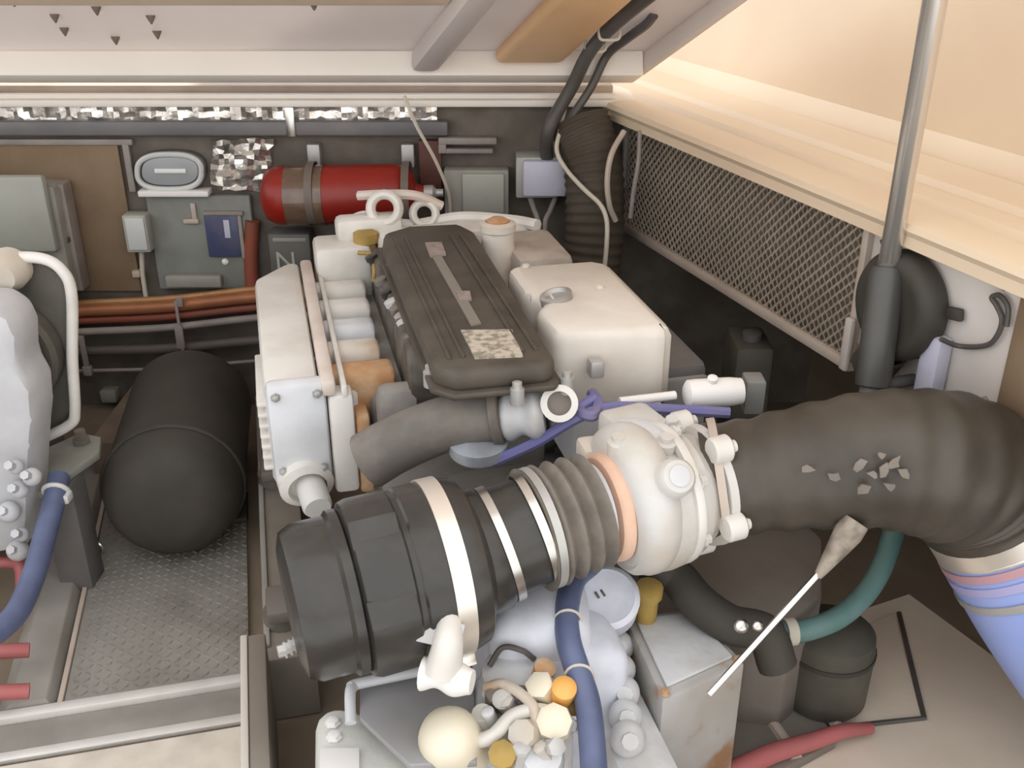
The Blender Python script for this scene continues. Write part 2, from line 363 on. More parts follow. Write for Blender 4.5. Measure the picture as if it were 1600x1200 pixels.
# oval bulkhead lamp
def oval(cx, cy, rx, ry, Y, n=40):
    return [(at(cx + rx * math.copysign(abs(math.cos(a)) ** 0.75, math.cos(a)), cy + ry * math.copysign(abs(math.sin(a)) ** 0.75, math.sin(a)), Y=Y)) for a in [2 * math.pi * i / n for i in range(n)]]
L = thing('bulkhead_lamp', 'oval grey bulkhead lamp with pale rim', 'lamp', at(265, 298, Y=YB))
def ovalslab(bm, cx, cy, rx, ry, Yf, d):
    prism(bm, [(p.x, p.z) for p in oval(cx, cy, rx, ry, Yf)], Yf, Yf + d, I4, 0.003, axis=1)
bm = new(); ovalslab(bm, 265, 268, 56, 32, YB - 0.03, 0.028); obj('lamp_body', bm, GREYK, L)
bm = new(); tube(bm, [p + V((0, -0.003, 0)) for p in (lambda o: o + [o[0]])(oval(265, 268, 50, 27, YB - 0.034))], 0.0085, 8, smooth=False, caps=False); obj('lamp_rim', bm, LAMPW, L)
bm = new(); ovalslab(bm, 265, 268, 44, 22, YB - 0.044, 0.013); obj('lamp_lens', bm, LAMPG, L)
bm = new(); wb(bm, 241, 264, 290, 271, YB - 0.05, 0.006, 0.002); obj('lamp_tube', bm, LAMPB, L)
for px in (222, 308):
    bm = new(); hexbolt(bm, at(px, 285 if px > 250 else 250, Y=YB - 0.031), (0, -1, 0), 0.006, 0.005); obj('screw', bm, DULLM, L)
# equipment panel
pn = thing('equipment_panel', 'grey green equipment panel with navy plate and white top edge', 'panel', at(310, 455, Y=YB))
bm = new(); wb(bm, 238, 306, 398, 452, YB - 0.03, 0.029, 0.006); obj('panel_body', bm, PANELG, pn)
bm = new(); wb(bm, 215, 299, 325, 308, YB - 0.055, 0.054, 0.003); obj('top_edge', bm, BRIGHT, pn)
bm = new(); wb(bm, 322, 337, 374, 402, YB - 0.042, 0.011, 0.004); np_ = obj('navy_plate', bm, NAVY, pn)
bm = new(); wb(bm, 317, 331, 379, 337, YB - 0.044, 0.013, 0.002); wb(bm, 374, 337, 380, 404, YB - 0.044, 0.013, 0.002); obj('plate_frame', bm, GREYP, pn)
bm = new(); wb(bm, 350, 344, 359, 372, YB - 0.045, 0.003, 0.001); obj('plate_mark', bm, BOXW, pn)
bm = new(); ball(bm, 0.011, at(352, 409, Y=YB - 0.032), (0, -1, 0), 0.7); obj('knob', bm, BRIGHT, pn)
bm = new(); wb(bm, 286, 343, 310, 350, YB - 0.045, 0.014, 0.003); wb(bm, 298, 318, 306, 344, YB - 0.04, 0.01, 0.003); obj('latch', bm, FRAME, pn)
bm = new(); wb(bm, 258, 432, 345, 450, YB - 0.06, 0.029, 0.006); obj('ledge', bm, BOXG2, pn)
# switch box + conduit
sb = thing('switch_box', 'small pale grey switch box with a conduit below it', 'box', at(215, 470, Y=YB))
bm = new(); wb(bm, 194, 337, 231, 395, YB - 0.07, 0.055, 0.005); obj('box_body', bm, BOXG, sb)
bm = new(); wb(bm, 198, 341, 227, 391, YB - 0.076, 0.005, 0.003); obj('box_lid', bm, LAMPW, sb)
bm = new(); tube(bm, [at(221, 393, Y=YB - 0.03), at(223, 430, Y=YB - 0.025), at(229, 470, Y=YB - 0.025)], 0.0075, 8); obj('conduit', bm, WCABLE, sb)
bm = new(); wb(bm, 206, 424, 218, 434, YB - 0.03, 0.029, 0.003); obj('conduit_clip', bm, FRAME, sb)
# beige electrical cabinet at port
cb = thing('electrical_cabinet', 'pale grey electrical cabinet standing proud of the brown board', 'cabinet', at(40, 450, Y=YB - 0.1))
bm = new(); wb(bm, -130, 292, 100, 462, YB - 0.12, 0.1, 0.012); obj('cabinet_body', bm, BOXG2, cb)
bm = new(); wb(bm, -130, 276, 77, 395, YB - 0.155, 0.034, 0.012); obj('cabinet_door', bm, BOXG, cb)
bm = new(); wb(bm, 97, 372, 107, 380, YB - 0.1, 0.03, 0.003); obj('catch', bm, DARKT, cb)
bm = new(); wb(bm, 101, 288, 114, 455, YB - 0.085, 0.06, 0.004); obj('side_flange', bm, GREYP, cb)
# red-brown riser + black battery switch box with N
bm = new(); tube(bm, [at(395, 345, Y=YB - 0.03), at(392, 400, Y=YB - 0.03), at(395, 455, Y=YB - 0.03)], 0.022, 12)
tag(obj('red_riser_pipe', bm, REDB), 'short red brown upright pipe beside the equipment panel', 'pipe')
bx_ = thing('relay_box', 'black relay box marked with a pale letter N', 'box', at(450, 432, Y=YB - 0.1))
bm = new(); wb(bm, 421, 366, 486, 436, YB - 0.09, 0.08, 0.006); obj('box_body', bm, GREYK, bx_)
bm = new(); wb(bm, 426, 372, 478, 378, YB - 0.093, 0.003, 0.001); obj('label_strip', bm, BOXG2, bx_)
def letter(ch, origin, size, m, parent, rot):
    cu = bpy.data.curves.new('letter', 'FONT'); cu.body = ch; cu.size = size; cu.extrude = 0.001; cu.align_x = 'CENTER'
    o = bpy.data.objects.new('letter', cu); COL.objects.link(o); o.matrix_world = Matrix.Translation(origin) @ rot
    bpy.context.view_layer.update(); dg = bpy.context.evaluated_depsgraph_get()
    me = bpy.data.meshes.new_from_object(o.evaluated_get(dg)); mw = o.matrix_world.copy(); bpy.data.objects.remove(o); bpy.data.curves.remove(cu)
    b = new(); b.from_mesh(me); bpy.data.meshes.remove(me); b.transform(mw)
    return obj('letter', b, m, parent=parent)
letter('N', at(448, 422, Y=YB - 0.0915), 0.085, BOXG, bx_, Matrix.Rotation(math.pi / 2, 4, 'X'))
# fire extinguisher, horizontal
fx = thing('fire_extinguisher', 'red fire extinguisher cylinder lying in brackets on the bulkhead', 'extinguisher', at(525, 350, Y=YB - 0.1))
c0 = at(410, 306, Y=YB - 0.105); c1 = at(650, 302, Y=YB - 0.105); ax = (c1 - c0); ln = ax.length
bm = new(); lathe(bm, [(0, 0.0), (0.04, 0.002), (0.07, 0.015), (0.084, 0.04), (0.086, 0.06), (0.086, ln - 0.06), (0.08, ln - 0.03), (0.055, ln - 0.005), (0.03, ln), (0.02, ln + 0.03), (0, ln + 0.03)], c0, ax, 40); cyl = obj('cylinder', bm, RED, fx)
bm = new(); lathe(bm, [(0.087, ln * 0.17), (0.0885, ln * 0.17), (0.0885, ln * 0.415), (0.087, ln * 0.415)], c0, ax, 40, closed=True); obj('label_band', bm, mat('olive_label', (0.13, 0.075, 0.05), (0.18, 0.12, 0.08), scale=30, rough=0.22, coat=0.5), parent=cyl)
for px in (490, 637):
    p = at(px, 302, Y=YB - 0.105)
    bm = new(); lathe(bm, [(0.0895, -0.011), (0.0925, -0.011), (0.0925, 0.011), (0.0895, 0.011)], p, ax, 40, closed=True)
    obj('bracket_band', bm, mat('dark_bracket', (0.16, 0.13, 0.11), None, rough=0.5), fx)
    bm = new(); wb(bm, px - 10, 226, px + 10, 262, YB - 0.04, 0.039, 0.004); obj('bracket_foot', bm, DULLM, fx)
bm = new(); lathe(bm, [(0.018, 0), (0.024, 0.005), (0.024, 0.03), (0.012, 0.04), (0.012, 0.06)], c0 + ax.normalized() * (ln + 0.02), ax, 14); obj('valve', bm, DULLM, fx)
bm = new(); wb(bm, 655, 220, 690, 312, YB - 0.03, 0.029, 0.004); tag(obj('maroon_backing_plate', bm, MAROON), 'dark maroon plate at the end of the fire extinguisher', 'plate')
# bracket, grey green box, lavender junction box
bt = thing('metal_bracket', 'thin silver bracket above the grey green box', 'bracket', at(730, 240, Y=YB))
bm = new(); wb(bm, 685, 216, 776, 226, YB - 0.04, 0.039, 0.002); obj('upper_arm', bm, GREYP, bt)
bm = new(); wb(bm, 685, 226, 697, 240, YB - 0.04, 0.039, 0.002); wb(bm, 697, 233, 770, 240, YB - 0.04, 0.039, 0.002); obj('lower_arm', bm, GREYP, bt)
gb = thing('breaker_box', 'grey green box on the bulkhead between extinguisher and junction box', 'box', at(755, 340, Y=YB))
bm = new(); wb(bm, 694, 266, 795, 340, YB - 0.06, 0.059, 0.006); obj('box_body', bm, BOXG2, gb)
bm = new(); wb(bm, 722, 272, 788, 334, YB - 0.075, 0.014, 0.006); obj('box_lid', bm, BOXG, gb)
jb = thing('junction_box', 'lavender white junction box with cables leaving its underside', 'box', at(850, 312, Y=YB))
bm = new(); wb(bm, 806, 246, 872, 310, YB - 0.10, 0.099, 0.006); obj('box_body', bm, BOXG, jb)  # darker body colour paints the shaded left side of the white box
bm = new(); wb(bm, 817, 252, 886, 308, YB - 0.125, 0.05, 0.008); obj('box_lid', bm, BOXW, jb)
for a_, b_ in (((828, 308), (840, 345)), ((868, 308), (852, 348))):
    bm = new(); tube(bm, [at(*a_, Y=YB - 0.08), at((a_[0] + b_[0]) / 2, (a_[1] + b_[1]) / 2, Y=YB - 0.085), at(*b_, Y=YB - 0.1), at(b_[0] + 2, b_[1] + 40, Y=YB - 0.1)], 0.008, 8); obj('cable_tail', bm, GREYP, jb)
# cords
bm = new(); tube(bm, [at(632, 150, Y=2.95), at(650, 195, Y=2.95), at(680, 250, Y=2.96), at(700, 300, Y=2.98), at(704, 340, Y=3.0)], 0.0055, 6)
tag(obj('hanging_rope', bm, WCABLE), 'thin white cord hanging from the deck lip past the extinguisher', 'cord')
bm = new(); tube(bm, [at(884, 160, Y=2.95), at(876, 200, Y=2.93), at(870, 235, Y=2.9), at(885, 265, Y=2.86), at(912, 295, Y=2.8), at(938, 320, Y=2.75), at(948, 345, Y=2.72), at(948, 380, Y=2.7), at(944, 425, Y=2.7)], 0.0065, 8)
tag(obj('white_cable', bm, WCABLE), 'white cable curving down in front of the coiled hose', 'cable')
# coiled duct hose in the corner
ch = thing('duct_hose', 'dark ribbed air duct hose in the corner beside the mesh grille', 'hose', at(930, 420, Y=2.85))
bm = new()
P = [at(905, 190, Y=2.98), at(925, 250, Y=2.93), at(930, 330, Y=2.88), at(925, 410, Y=2.85), at(910, 470, Y=2.85)]
tube(bm, P, ringhose(P, 0.085, 0.0025, 22), 20, 40); obj('duct_body', bm, mat('dark_duct', (0.062, 0.047, 0.032), (0.085, 0.067, 0.05), rough=0.75), ch)
bm = new(); tube(bm, [at(975, 205, Y=2.84), at(956, 240, Y=2.80), at(949, 280, Y=2.79), at(952, 320, Y=2.79), at(962, 345, Y=2.80)], 0.008, 8); obj('hose_tie', bm, FRAME, ch)
bm = new(); tube(bm, [at(1000, 205, Y=2.84), at(998, 250, Y=2.80), at(990, 300, Y=2.79), at(985, 340, Y=2.80)], 0.0065, 8); obj('hose_tie', bm, GREYP, ch)

# pipes along the bulkhead foot
def pipe(name, m, y0, y1, Y, r, label, bow=4):
    bm = new(); tube(bm, [at(-60, y0 + 10, Y=Y), at(120, y0, Y=Y), at(260, (y0 + y1) / 2 + bow, Y=Y), at(400, y1, Y=Y), at(520, y1 - 5, Y=Y)], r, 12)
    return tag(obj(name, bm, m), label, 'pipe', 'pipes along the bulkhead')
pipe('copper_pipe', COPPER, 486, 464, YB - 0.06, 0.019, 'orange copper pipe, lower of the pair above the grey pipe')
pipe('copper_pipe', mat('light_copper', (0.46, 0.25, 0.11), (0.38, 0.19, 0.08), rough=0.4, metal=0.2), 474, 452, YB - 0.05, 0.011, 'thin lighter orange copper pipe, uppermost along the bulkhead')
pipe('red_brown_pipe', REDB, 501, 480, YB - 0.055, 0.013, 'thin red brown pipe between copper pipe and grey pipe')
pipe('grey_pipe', GREYP, 519, 497, YB - 0.07, 0.012, 'pale grey pipe running just below the copper pipes')
pipe('dark_pipe', mat('dark_pipe', (0.12, 0.10, 0.09), None, rough=0.6), 549, 532, YB - 0.06, 0.016, 'dark grey pipe, second lowest along the bulkhead')
pipe('slim_pipe', GREYP, 580, 564, YB - 0.06, 0.006, 'slim grey pipe, lowest along the bulkhead')
pc = thing('pipe_clip', 'upright pale clip holding the bulkhead pipes', 'clip', at(283, 575, Y=YB - 0.08), 0, 'pipe clips on the bulkhead')
bm = new(); wb(bm, 275, 466, 285, 480, YB - 0.088, 0.008, 0.002); wb(bm, 274, 510, 287, 545, YB - 0.088, 0.008, 0.002); wb(bm, 278, 470, 283, 560, YB - 0.086, 0.005, 0.002); obj('clip_strip', bm, GREYP, pc)
bm = new(); wb(bm, 284, 556, 297, 570, YB - 0.09, 0.02, 0.003); obj('clip_foot', bm, BOXG2, pc)
pc = thing('pipe_clip', 'pipe clip beside the belt guard of the neighbouring engine', 'clip', at(133, 590, Y=YB - 0.08), 0, 'pipe clips on the bulkhead')
bm = new(); wb(bm, 126, 525, 135, 575, YB - 0.086, 0.006, 0.002); obj('clip_strip', bm, GREYP, pc)
bm = new(); wb(bm, 129, 574, 142, 588, YB - 0.09, 0.02, 0.003); obj('clip_foot', bm, BOXG2, pc)
for (a_, b_, c_, d_, lab) in ((156, 612, 181, 630, 'small pale block on the bulkhead below the slim pipe'), (235, 614, 246, 626, 'tiny pale cube fixed low on the bulkhead')):
    bm = new(); wb(bm, a_, b_, c_, d_, YB - 0.05, 0.049, 0.006); tag(obj('mounting_block', bm, BOXG2), lab, 'block', 'blocks low on the bulkhead')
# low locker / timber behind the muffler
bm = new(); a_ = at(160, 660, z=0.14); b_ = at(345, 625, z=0.14)
rbox(bm, (a_.x, a_.y - 0.12, 0.001), (b_.x, 3.05, 0.14), 0.008); tag(obj('timber_ledge', bm, mat('dusty_timber', (0.17, 0.13, 0.095), (0.22, 0.17, 0.13), rough=0.8)), 'dusty brown timber ledge at the foot of the bulkhead', 'ledge')

# ================================================================== SIDE LINER: grille, pale panel, blower, strut
gl = onW(1000, 365, 0.0); gr = onW(1328, 548, 0.0)
GA0, GA1, GZ0, GZ1 = 0.08, gr.x, 0.645, 0.955
gg = thing('mesh_grille', 'taupe expanded metal mesh grille on the side liner', 'grille', WM @ V(((GA0 + GA1) / 2, GZ0, 0)))
bm = new()
CW, CH = 0.026, 0.0125; rows = int((GZ1 - GZ0) / CH); cols = int((GA1 - GA0) / (CW / 2))
for r_ in range(rows + 1):
    z0_ = GZ0 + r_ * CH; pts = []
    for c_ in range(cols + 1):
        up = ((c_ + r_) % 2) * 2 - 1
        x_ = GA0 + c_ * CW / 2
        pts += [V((x_ - CW * 0.11, z0_ + up * CH * 0.42, 0)), V((x_ + CW * 0.11, z0_ + up * CH * 0.42, 0))]
    hw, th = 0.0030, 0.003
    prev = None
    for p in pts:
        q = [bm.verts.new(WM @ (p + V((0, dz, dd)))) for dz, dd in ((-hw, -th), (hw, 0.0), (hw, th), (-hw, th * 0.4))]
        if prev:
            for k in range(4): bm.faces.new((prev[k], prev[(k + 1) % 4], q[(k + 1) % 4], q[k]))
        prev = q
ms = obj('mesh_sheet', bm, MESH, gg, smooth=20); ms['kind'] = 'stuff'
bm = new(); rbox(bm, (GA0 - 0.02, GZ0 - 0.026, -0.012), (GA1 + 0.02, GZ0 - 0.002, 0.014), 0.005, WM); obj('frame_rail', bm, FRAME, gg)
bm = new(); rbox(bm, (GA0 - 0.02, GZ1, -0.012), (GA1 + 0.02, GZ1 + 0.018, 0.014), 0.005, WM); obj('frame_rail', bm, GREYP, gg)
bm = new(); rbox(bm, (GA0 - 0.02, GZ0, -0.012), (GA0 + 0.0, GZ1, 0.012), 0.005, WM); obj('frame_stile', bm, GREYP, gg)
bm = new(); rbox(bm, (GA1, GZ0, -0.012), (GA1 + 0.02, GZ1, 0.016), 0.005, WM); obj('frame_stile', bm, FRAME, gg)
bm = new(); rbox(bm, (GA1 + 0.003, GZ0 - 0.02, 0.016), (GA1 + 0.028, GZ0 + 0.10, 0.03), 0.006, WM); obj('corner_bracket', bm, WPANEL, gg)
# pale panel
pa = onW(1338, 420).x; pb = onW(1575, 560).x
pp = thing('liner_panel', 'pale painted liner panel behind the black blower', 'panel', WM @ V(((pa + pb) / 2, 0.68, 0)))
bm = new(); prism(bm, [(pa + 0.005, 0.955), (pb, 0.955), (pb, 0.62), (pb - 0.05, 0.635), (pa + 0.10, 0.685), (pa + 0.012, 0.685)], -0.02, 0.0, WM, 0.004); obj('panel_sheet', bm, WPANEL, pp)
bm = new(); rbox(bm, (pa + 0.25, 0.67, 0.001), (pa + 0.30, 0.80, 0.035), 0.008, WM); obj('panel_rib', bm, BOXW, pp)
for px, py in ((1585, 438), (1570, 448), (1540, 625), (1352, 402)):
    q = onW(px, py, 0.0); bm = new(); hexbolt(bm, WM @ V((min(q.x, pb - 0.012), q.y, 0.0005)), -WN, 0.006, 0.004); obj('screw', bm, GREYP, pp)
# brown post at the near end of the panel
bm = new(); rbox(bm, (pb + 0.002, 0.66, -0.09), (pb + 0.12, 0.948, 0.01), 0.008, WM); tag(obj('timber_post', bm, BROWNB), 'dark brown upright post at the end of the pale liner panel', 'post')
# blower
q = onW(1400, 478, 0.04); bc = WM @ V((q.x, q.y, 0.0)); inn = -WN
bl = thing('blower', 'round black bilge blower fixed to the pale liner panel', 'blower', bc - V((0, 0, 0.13)))
bm = new(); lathe(bm, [(0.085, 0.001), (0.10, 0.004), (0.108, 0.015), (0.108, 0.045), (0.098, 0.058), (0.082, 0.062), (0.07, 0.058), (0.045, 0.054), (0.0, 0.054)], bc, inn, 40); obj('housing', bm, RUBBERD, bl)
bm = new(); lathe(bm, [(0.03, 0.0545), (0.03, 0.060), (0.024, 0.064), (0, 0.064)], bc, inn, 20); obj('motor_hub', bm, GREYK, bl)
for k in range(3):
    a_ = k * 2.09 + 0.2; d_ = (WD * math.cos(a_) + V((0, 0, 1)) * math.sin(a_))
    bm = new(); rbox(bm, (0.105, -0.012, -0.006), (0.142, 0.012, 0.006), 0.004, Matrix(((d_.x, WN.cross(d_).x, inn.x, bc.x + inn.x * .012), (d_.y, WN.cross(d_).y, inn.y, bc.y + inn.y * .012), (d_.z, WN.cross(d_).z, inn.z, bc.z), (0, 0, 0, 1)))); obj('mounting_lug', bm, RUBBERD, bl)
bm = new(); lathe(bm, [(0.045, 0), (0.045, 0.06), (0.04, 0.06), (0.04, 0.0)], bc + V((0, 0, -0.09)) + inn * 0.045, WD * -0.6 + V((0, 0, -1)), 20, closed=True); obj('outlet_spigot', bm, RUBBERD, bl)
# blower wiring
wq = lambda px, py, d=0.02: WM @ onW(px, py, d)
bm = new(); tube(bm, [wq(1470, 530, 0.05), wq(1500, 541, 0.012), wq(1540, 540, 0.01), wq(1558, 525, 0.012), wq(1566, 500, 0.014), wq(1558, 478, 0.014), wq(1550, 465, 0.014), wq(1562, 462, 0.014), wq(1575, 480, 0.014), wq(1573, 510, 0.014)], 0.005, 8)
tag(obj('blower_wire', bm, CABLE), 'black wire looping across the pale liner panel', 'wire')
# gas strut
s0 = WM @ onW(1363, 605, 0.10); s1 = CAM + ray(1388, 415) * 0.001225; dirv = None
top = CAM + ray(1461, 0) * 0.00100
gs = thing('gas_strut', 'gas strut with slate cylinder and bright rod holding the hatch open', 'strut', s0)
bm = new(); lathe(bm, [(0.02, 0), (0.033, 0.004), (0.034, 0.02), (0.034, (s1 - s0).length - 0.02), (0.03, (s1 - s0).length - 0.004), (0.018, (s1 - s0).length)], s0, s1 - s0, 24); obj('cylinder', bm, mat('slate_cylinder', (0.085, 0.083, 0.078), (0.105, 0.10, 0.095), rough=0.4, metal=0.2), gs)
_a = HI @ s1; _b = HI @ top; end = s1 + (top - s1) * ((0.06 - _a.z) / (_b.z - _a.z))
bm = new(); lathe(bm, [(0.0195, 0), (0.0195, (end - s1).length)], s1, end - s1, 20); obj('rod', bm, mat('bright_rod', (0.66, 0.63, 0.59), None, rough=0.25, metal=0.8), gs)
bm = new(); ball(bm, 0.024, s0 + V((0, 0, -0.01))); lathe(bm, [(0.012, 0), (0.012, 0.16)], s0, WN, 12); obj('lower_ball_joint', bm, GREYK, gs)
bm = new(); ball(bm, 0.024, end); obj('upper_ball_joint', bm, GREYK, gs)

# ================================================================== FLOOR PIECES (engine frame)
fu0, fu1 = -0.885, -0.505
tp = thing('tread_plate', 'grey checkered tread plate floor panel between the engines', 'floor panel', E((fu0 + fu1) / 2, 0.9, 0.001), ANG)
bm = new(); rbox(bm, (fu0, 0.30, 0.001), (fu1, 1.42, 0.016), 0.003, EM); obj('plate_sheet', bm, PLATE, tp)
bm = new(); nu, nv = int((fu1 - fu0) / 0.021), int(1.1 / 0.021)
for i in range(nu):
    for j in range(nv):
        cu_, cv_ = fu0 + 0.018 + i * 0.0208, 0.32 + j * 0.021
        ca = math.pi / 4 if (i + j) % 2 else -math.pi / 4
        d1 = V((math.cos(ca), math.sin(ca), 0)); d2 = V((-d1.y, d1.x, 0)); c = V((cu_, cv_, 0.0162))
        a_ = [bm.verts.new(EM @ (c + w)) for w in (d1 * 0.0115, d2 * 0.0036, -d1 * 0.0115, -d2 * 0.0036)]
        t_ = [bm.verts.new(EM @ (c + w + V((0, 0, 0.0022)))) for w in (d1 * 0.008, d2 * 0.002, -d1 * 0.008, -d2 * 0.002)]
        bm.faces.new(t_)
        for k in range(4): bm.faces.new((a_[k], a_[(k + 1) % 4], t_[(k + 1) % 4], t_[k]))
tr = obj('tread_pattern', bm, PLATE, tp, smooth=10); tr['kind'] = 'stuff'
bm = new(); rbox(bm, (fu0 - 0.012, 0.30, 0.001), (fu0 - 0.001, 1.42, 0.021), 0.002, EM); obj('edge_strip', bm, FRAME, tp)
# aluminium angle nosings
bm = new(); rbox(bm, (-1.06, 0.272, 0.001), (fu1, 0.299, 0.024), 0.003, EM); tag(obj('step_nosing', bm, mat('bright_aluminium', (0.80, 0.78, 0.75), (0.70, 0.68, 0.66), rough=0.4, metal=0.25)), 'upper bright aluminium nosing along the tread plate edge', 'nosing', 'step nosings')
bm = new(); rbox(bm, (-1.02, 0.19, -0.0), (fu1, 0.2715, 0.008), 0.002, EM); tag(obj('step_tread', bm, FLOORM), 'narrow grey step strip between the two aluminium nosings', 'step')
bm = new(); rbox(bm, (-1.02, 0.165, -0.0), (fu1, 0.1895, 0.012), 0.003, EM); tag(obj('step_nosing', bm, mat('bright_aluminium', (0.80, 0.78, 0.75), (0.70, 0.68, 0.66), rough=0.4, metal=0.25)), 'lower aluminium nosing beside the cream floor mat', 'nosing', 'step nosings')
# cream mat
bm = new()
nx, ny = 14, 10; g = {}
for i in range(nx + 1):
    for j in range(ny + 1):
        u, v = -1.05 + 0.56 * i / nx, -0.25 + 0.40 * j / ny
        g[i, j] = bm.verts.new(E(u, v, 0.012 + 0.006 * math.sin(i * 1.3 + j) * math.cos(j * 1.1)))
for i in range(nx):
    for j in range(ny): bm.faces.new((g[i, j], g[i + 1, j], g[i + 1, j + 1], g[i, j + 1]))
bmesh.ops.solidify(bm, geom=bm.faces[:], thickness=0.006)
tag(obj('floor_mat', bm, mat('cream_cloth', (0.72, 0.66, 0.58), (0.60, 0.55, 0.48), scale=14, rough=0.85)), 'crumpled cream cloth mat below the step nosings', 'mat')
# grey longitudinal stringers
bm = new(); prism(bm, [(-1.02, 0.001), (-0.90, 0.001), (-0.915, 0.035), (-0.985, 0.035)], 0.30, 1.45, EM, 0.004, axis=1); tag(obj('stringer', bm, FLOORM), 'smooth grey stringer along the blue hose side of the tread plate', 'stringer')
st = thing('engine_bearer', 'grey brown engine bearer between tread plate and engine', 'bearer', E(-0.45, 0.5, 0.001), ANG, 'engine bearers')
bm = new(); rbox(bm, (-0.462, 0.16, 0.001), (-0.36, 1.40, 0.16), 0.006, EM); obj('bearer_body', bm, mat('bearer_paint', (0.21, 0.18, 0.15), (0.27, 0.24, 0.20), scale=6, rough=0.65), st)
bm = new(); rbox(bm, (-0.460, 0.20, 0.1605), (-0.448, 1.38, 0.168), 0.002, EM); obj('bearer_edge', bm, FLOORM, st)
bm = new(); rbox(bm, (0.36, -0.05, 0.001), (0.50, 1.35, 0.16), 0.006, EM); tag(obj('engine_bearer', bm, MATS['bearer_paint']), 'grey brown engine bearer on the mesh grille side', 'bearer', 'engine bearers')
# near upright web with pale edge
wbp = thing('bearer_web', 'upright grey brown web plate with pale edge under the air filter', 'plate', E(-0.47, 0.02, 0.001), ANG)
a_ = e(395, 1000, 0.22)
bm = new(); rbox(bm, (-0.486, -0.32, 0.001), (-0.452, 0.155, 0.235), 0.004, EM); obj('web_body', bm, MATS['bearer_paint'], wbp)
bm = new(); rbox(bm, (-0.500, -0.32, 0.001), (-0.4865, 0.155, 0.238), 0.003, EM); obj('web_edge', bm, mat('pale_web_edge', (0.62, 0.57, 0.51), None, rough=0.6), wbp)

# black muffler
mf = thing('waterlock_muffler', 'large dull black waterlock muffler lying on the tread plate', 'muffler', E(-0.63, 0.95, 0.017), ANG)
m0 = E(-0.668, 0.74, 0.20); md = EM.to_3x3() @ V((0.05, 1.0, 0.0))
bm = new(); lathe(bm, [(0, -0.035), (0.07, -0.032), (0.125, -0.015), (0.155, 0.02), (0.168, 0.06), (0.170, 0.10), (0.170, 0.56), (0.15, 0.60), (0, 0.60)], m0, md, 44); obj('muffler_body', bm, RUBBERD, mf)
bm = new(); torus(bm, 0.171, 0.006, m0 + md.normalized() * 0.09, md, 44, 8); obj('end_seam', bm, RUBBERD, mf)
bm = new(); rbox(bm, (-0.80, 0.90, 0.017), (-0.50, 1.05, 0.04), 0.01, EM); obj('cradle', bm, RUBBERD, mf)
rg = tag(obj('eye_bolt', torus(lathe(new(), [(0.008, 0), (0.008, 0.02), (0.004, 0.02), (0.004, 0.03)], at(152, 862, z=0.02), (0, 0, 1), 8), 0.014, 0.004, at(152, 855, z=0.055), (0.3, 1, 0), 14, 6), STEEL), 'small steel eye bolt at the edge of the tread plate', 'bolt')

# ================================================================== MAIN ENGINE
CF = V((0, -0.80, 0.60))          # towards the open side
eng = thing('marine_engine', 'white marine diesel engine with black valve cover and white intercooler', 'engine', E(0.0, 0.5, 0.10), ANG)
bm = new(); rbox(bm, (-0.20, 0.36, 0.20), (0.20, 0.97, 0.62), 0.02, EM); rbox(bm, (-0.15, 0.38, 0.10), (0.15, 0.92, 0.21), 0.03, EM); obj('engine_block', bm, mat('block_grey', (0.20, 0.185, 0.17), (0.30, 0.28, 0.26), scale=10, rough=0.6), eng)
bm = new(); rbox(bm, (-0.125, 0.30, 0.60), (0.14, 0.96, 0.746), 0.012, EM); obj('cylinder_head', bm, mat('head_grey', (0.075, 0.064, 0.052), (0.15, 0.13, 0.11), scale=22, rough=0.6), eng)
for s in (-1, 1):
    for v in (0.28, 0.86):
        bm = new(); rbox(bm, (min(s * 0.19, s * 0.45), v - 0.05, 0.19), (max(s * 0.19, s * 0.45), v + 0.05, 0.22), 0.006, EM); lathe(bm, [(0.04, 0), (0.04, 0.03), (0.015, 0.03)], E(s * 0.42, v, 0.1605), (0, 0, 1), 16); obj('engine_mount', bm, mat('mount_dark', (0.16, 0.14, 0.12), None, rough=0.6), eng)
# valve cover
bm = new()
vc = [(-0.075, 0.066), (0.095, 0.064), (0.112, 0.086), (0.125, 0.86), (0.10, 0.935), (-0.03, 0.945), (-0.095, 0.90), (-0.108, 0.82), (-0.108, 0.106)]
prism(bm, vc, 0.757, 0.80, EM, 0.014); cov = obj('valve_cover', bm, VCOVER, eng)
bm = new(); prism(bm, [(u * 1.07, -0.012 + v * 1.02) for u, v in vc], 0.748, 0.760, EM, 0.004); obj('cover_flange', bm, VCOVER, parent=cov)
def onE(px, py, w): q = e(px, py, w); return (q.x, q.y)
bm = new(); prism(bm, [onE(676, 402, .803), onE(690, 400, .803), onE(752, 505, .803), onE(736, 508, .803)], 0.8, 0.8035, EM); obj('cover_stripe', bm, STRIPE, parent=cov)
bm = new(); prism(bm, [onE(664, 380, .803), onE(690, 379, .803), onE(697, 398, .803), onE(672, 401, .803)], 0.8, 0.805, EM); obj('cover_badge', bm, LABEL2, parent=cov)
bm = new(); prism(bm, [onE(712, 456, .803), onE(734, 456, .803), onE(737, 468, .803), onE(718, 470, .803)], 0.8, 0.8055, EM); obj('cover_badge', bm, LABEL2, parent=cov)
bm = new(); prism(bm, [onE(720, 516, .803), onE(800, 515, .803), onE(817, 556, .803), onE(742, 559, .803)], 0.8, 0.804, EM); obj('printed_label', bm, PLABEL, parent=cov)
for u in (-0.075, -0.05, 0.06, 0.085):
    bm = new(); rbox(bm, (u - 0.004, 0.12, 0.798), (u + 0.004, 0.84, 0.8045), 0.003, EM); obj('cover_rib', bm, VCOVER, parent=cov)
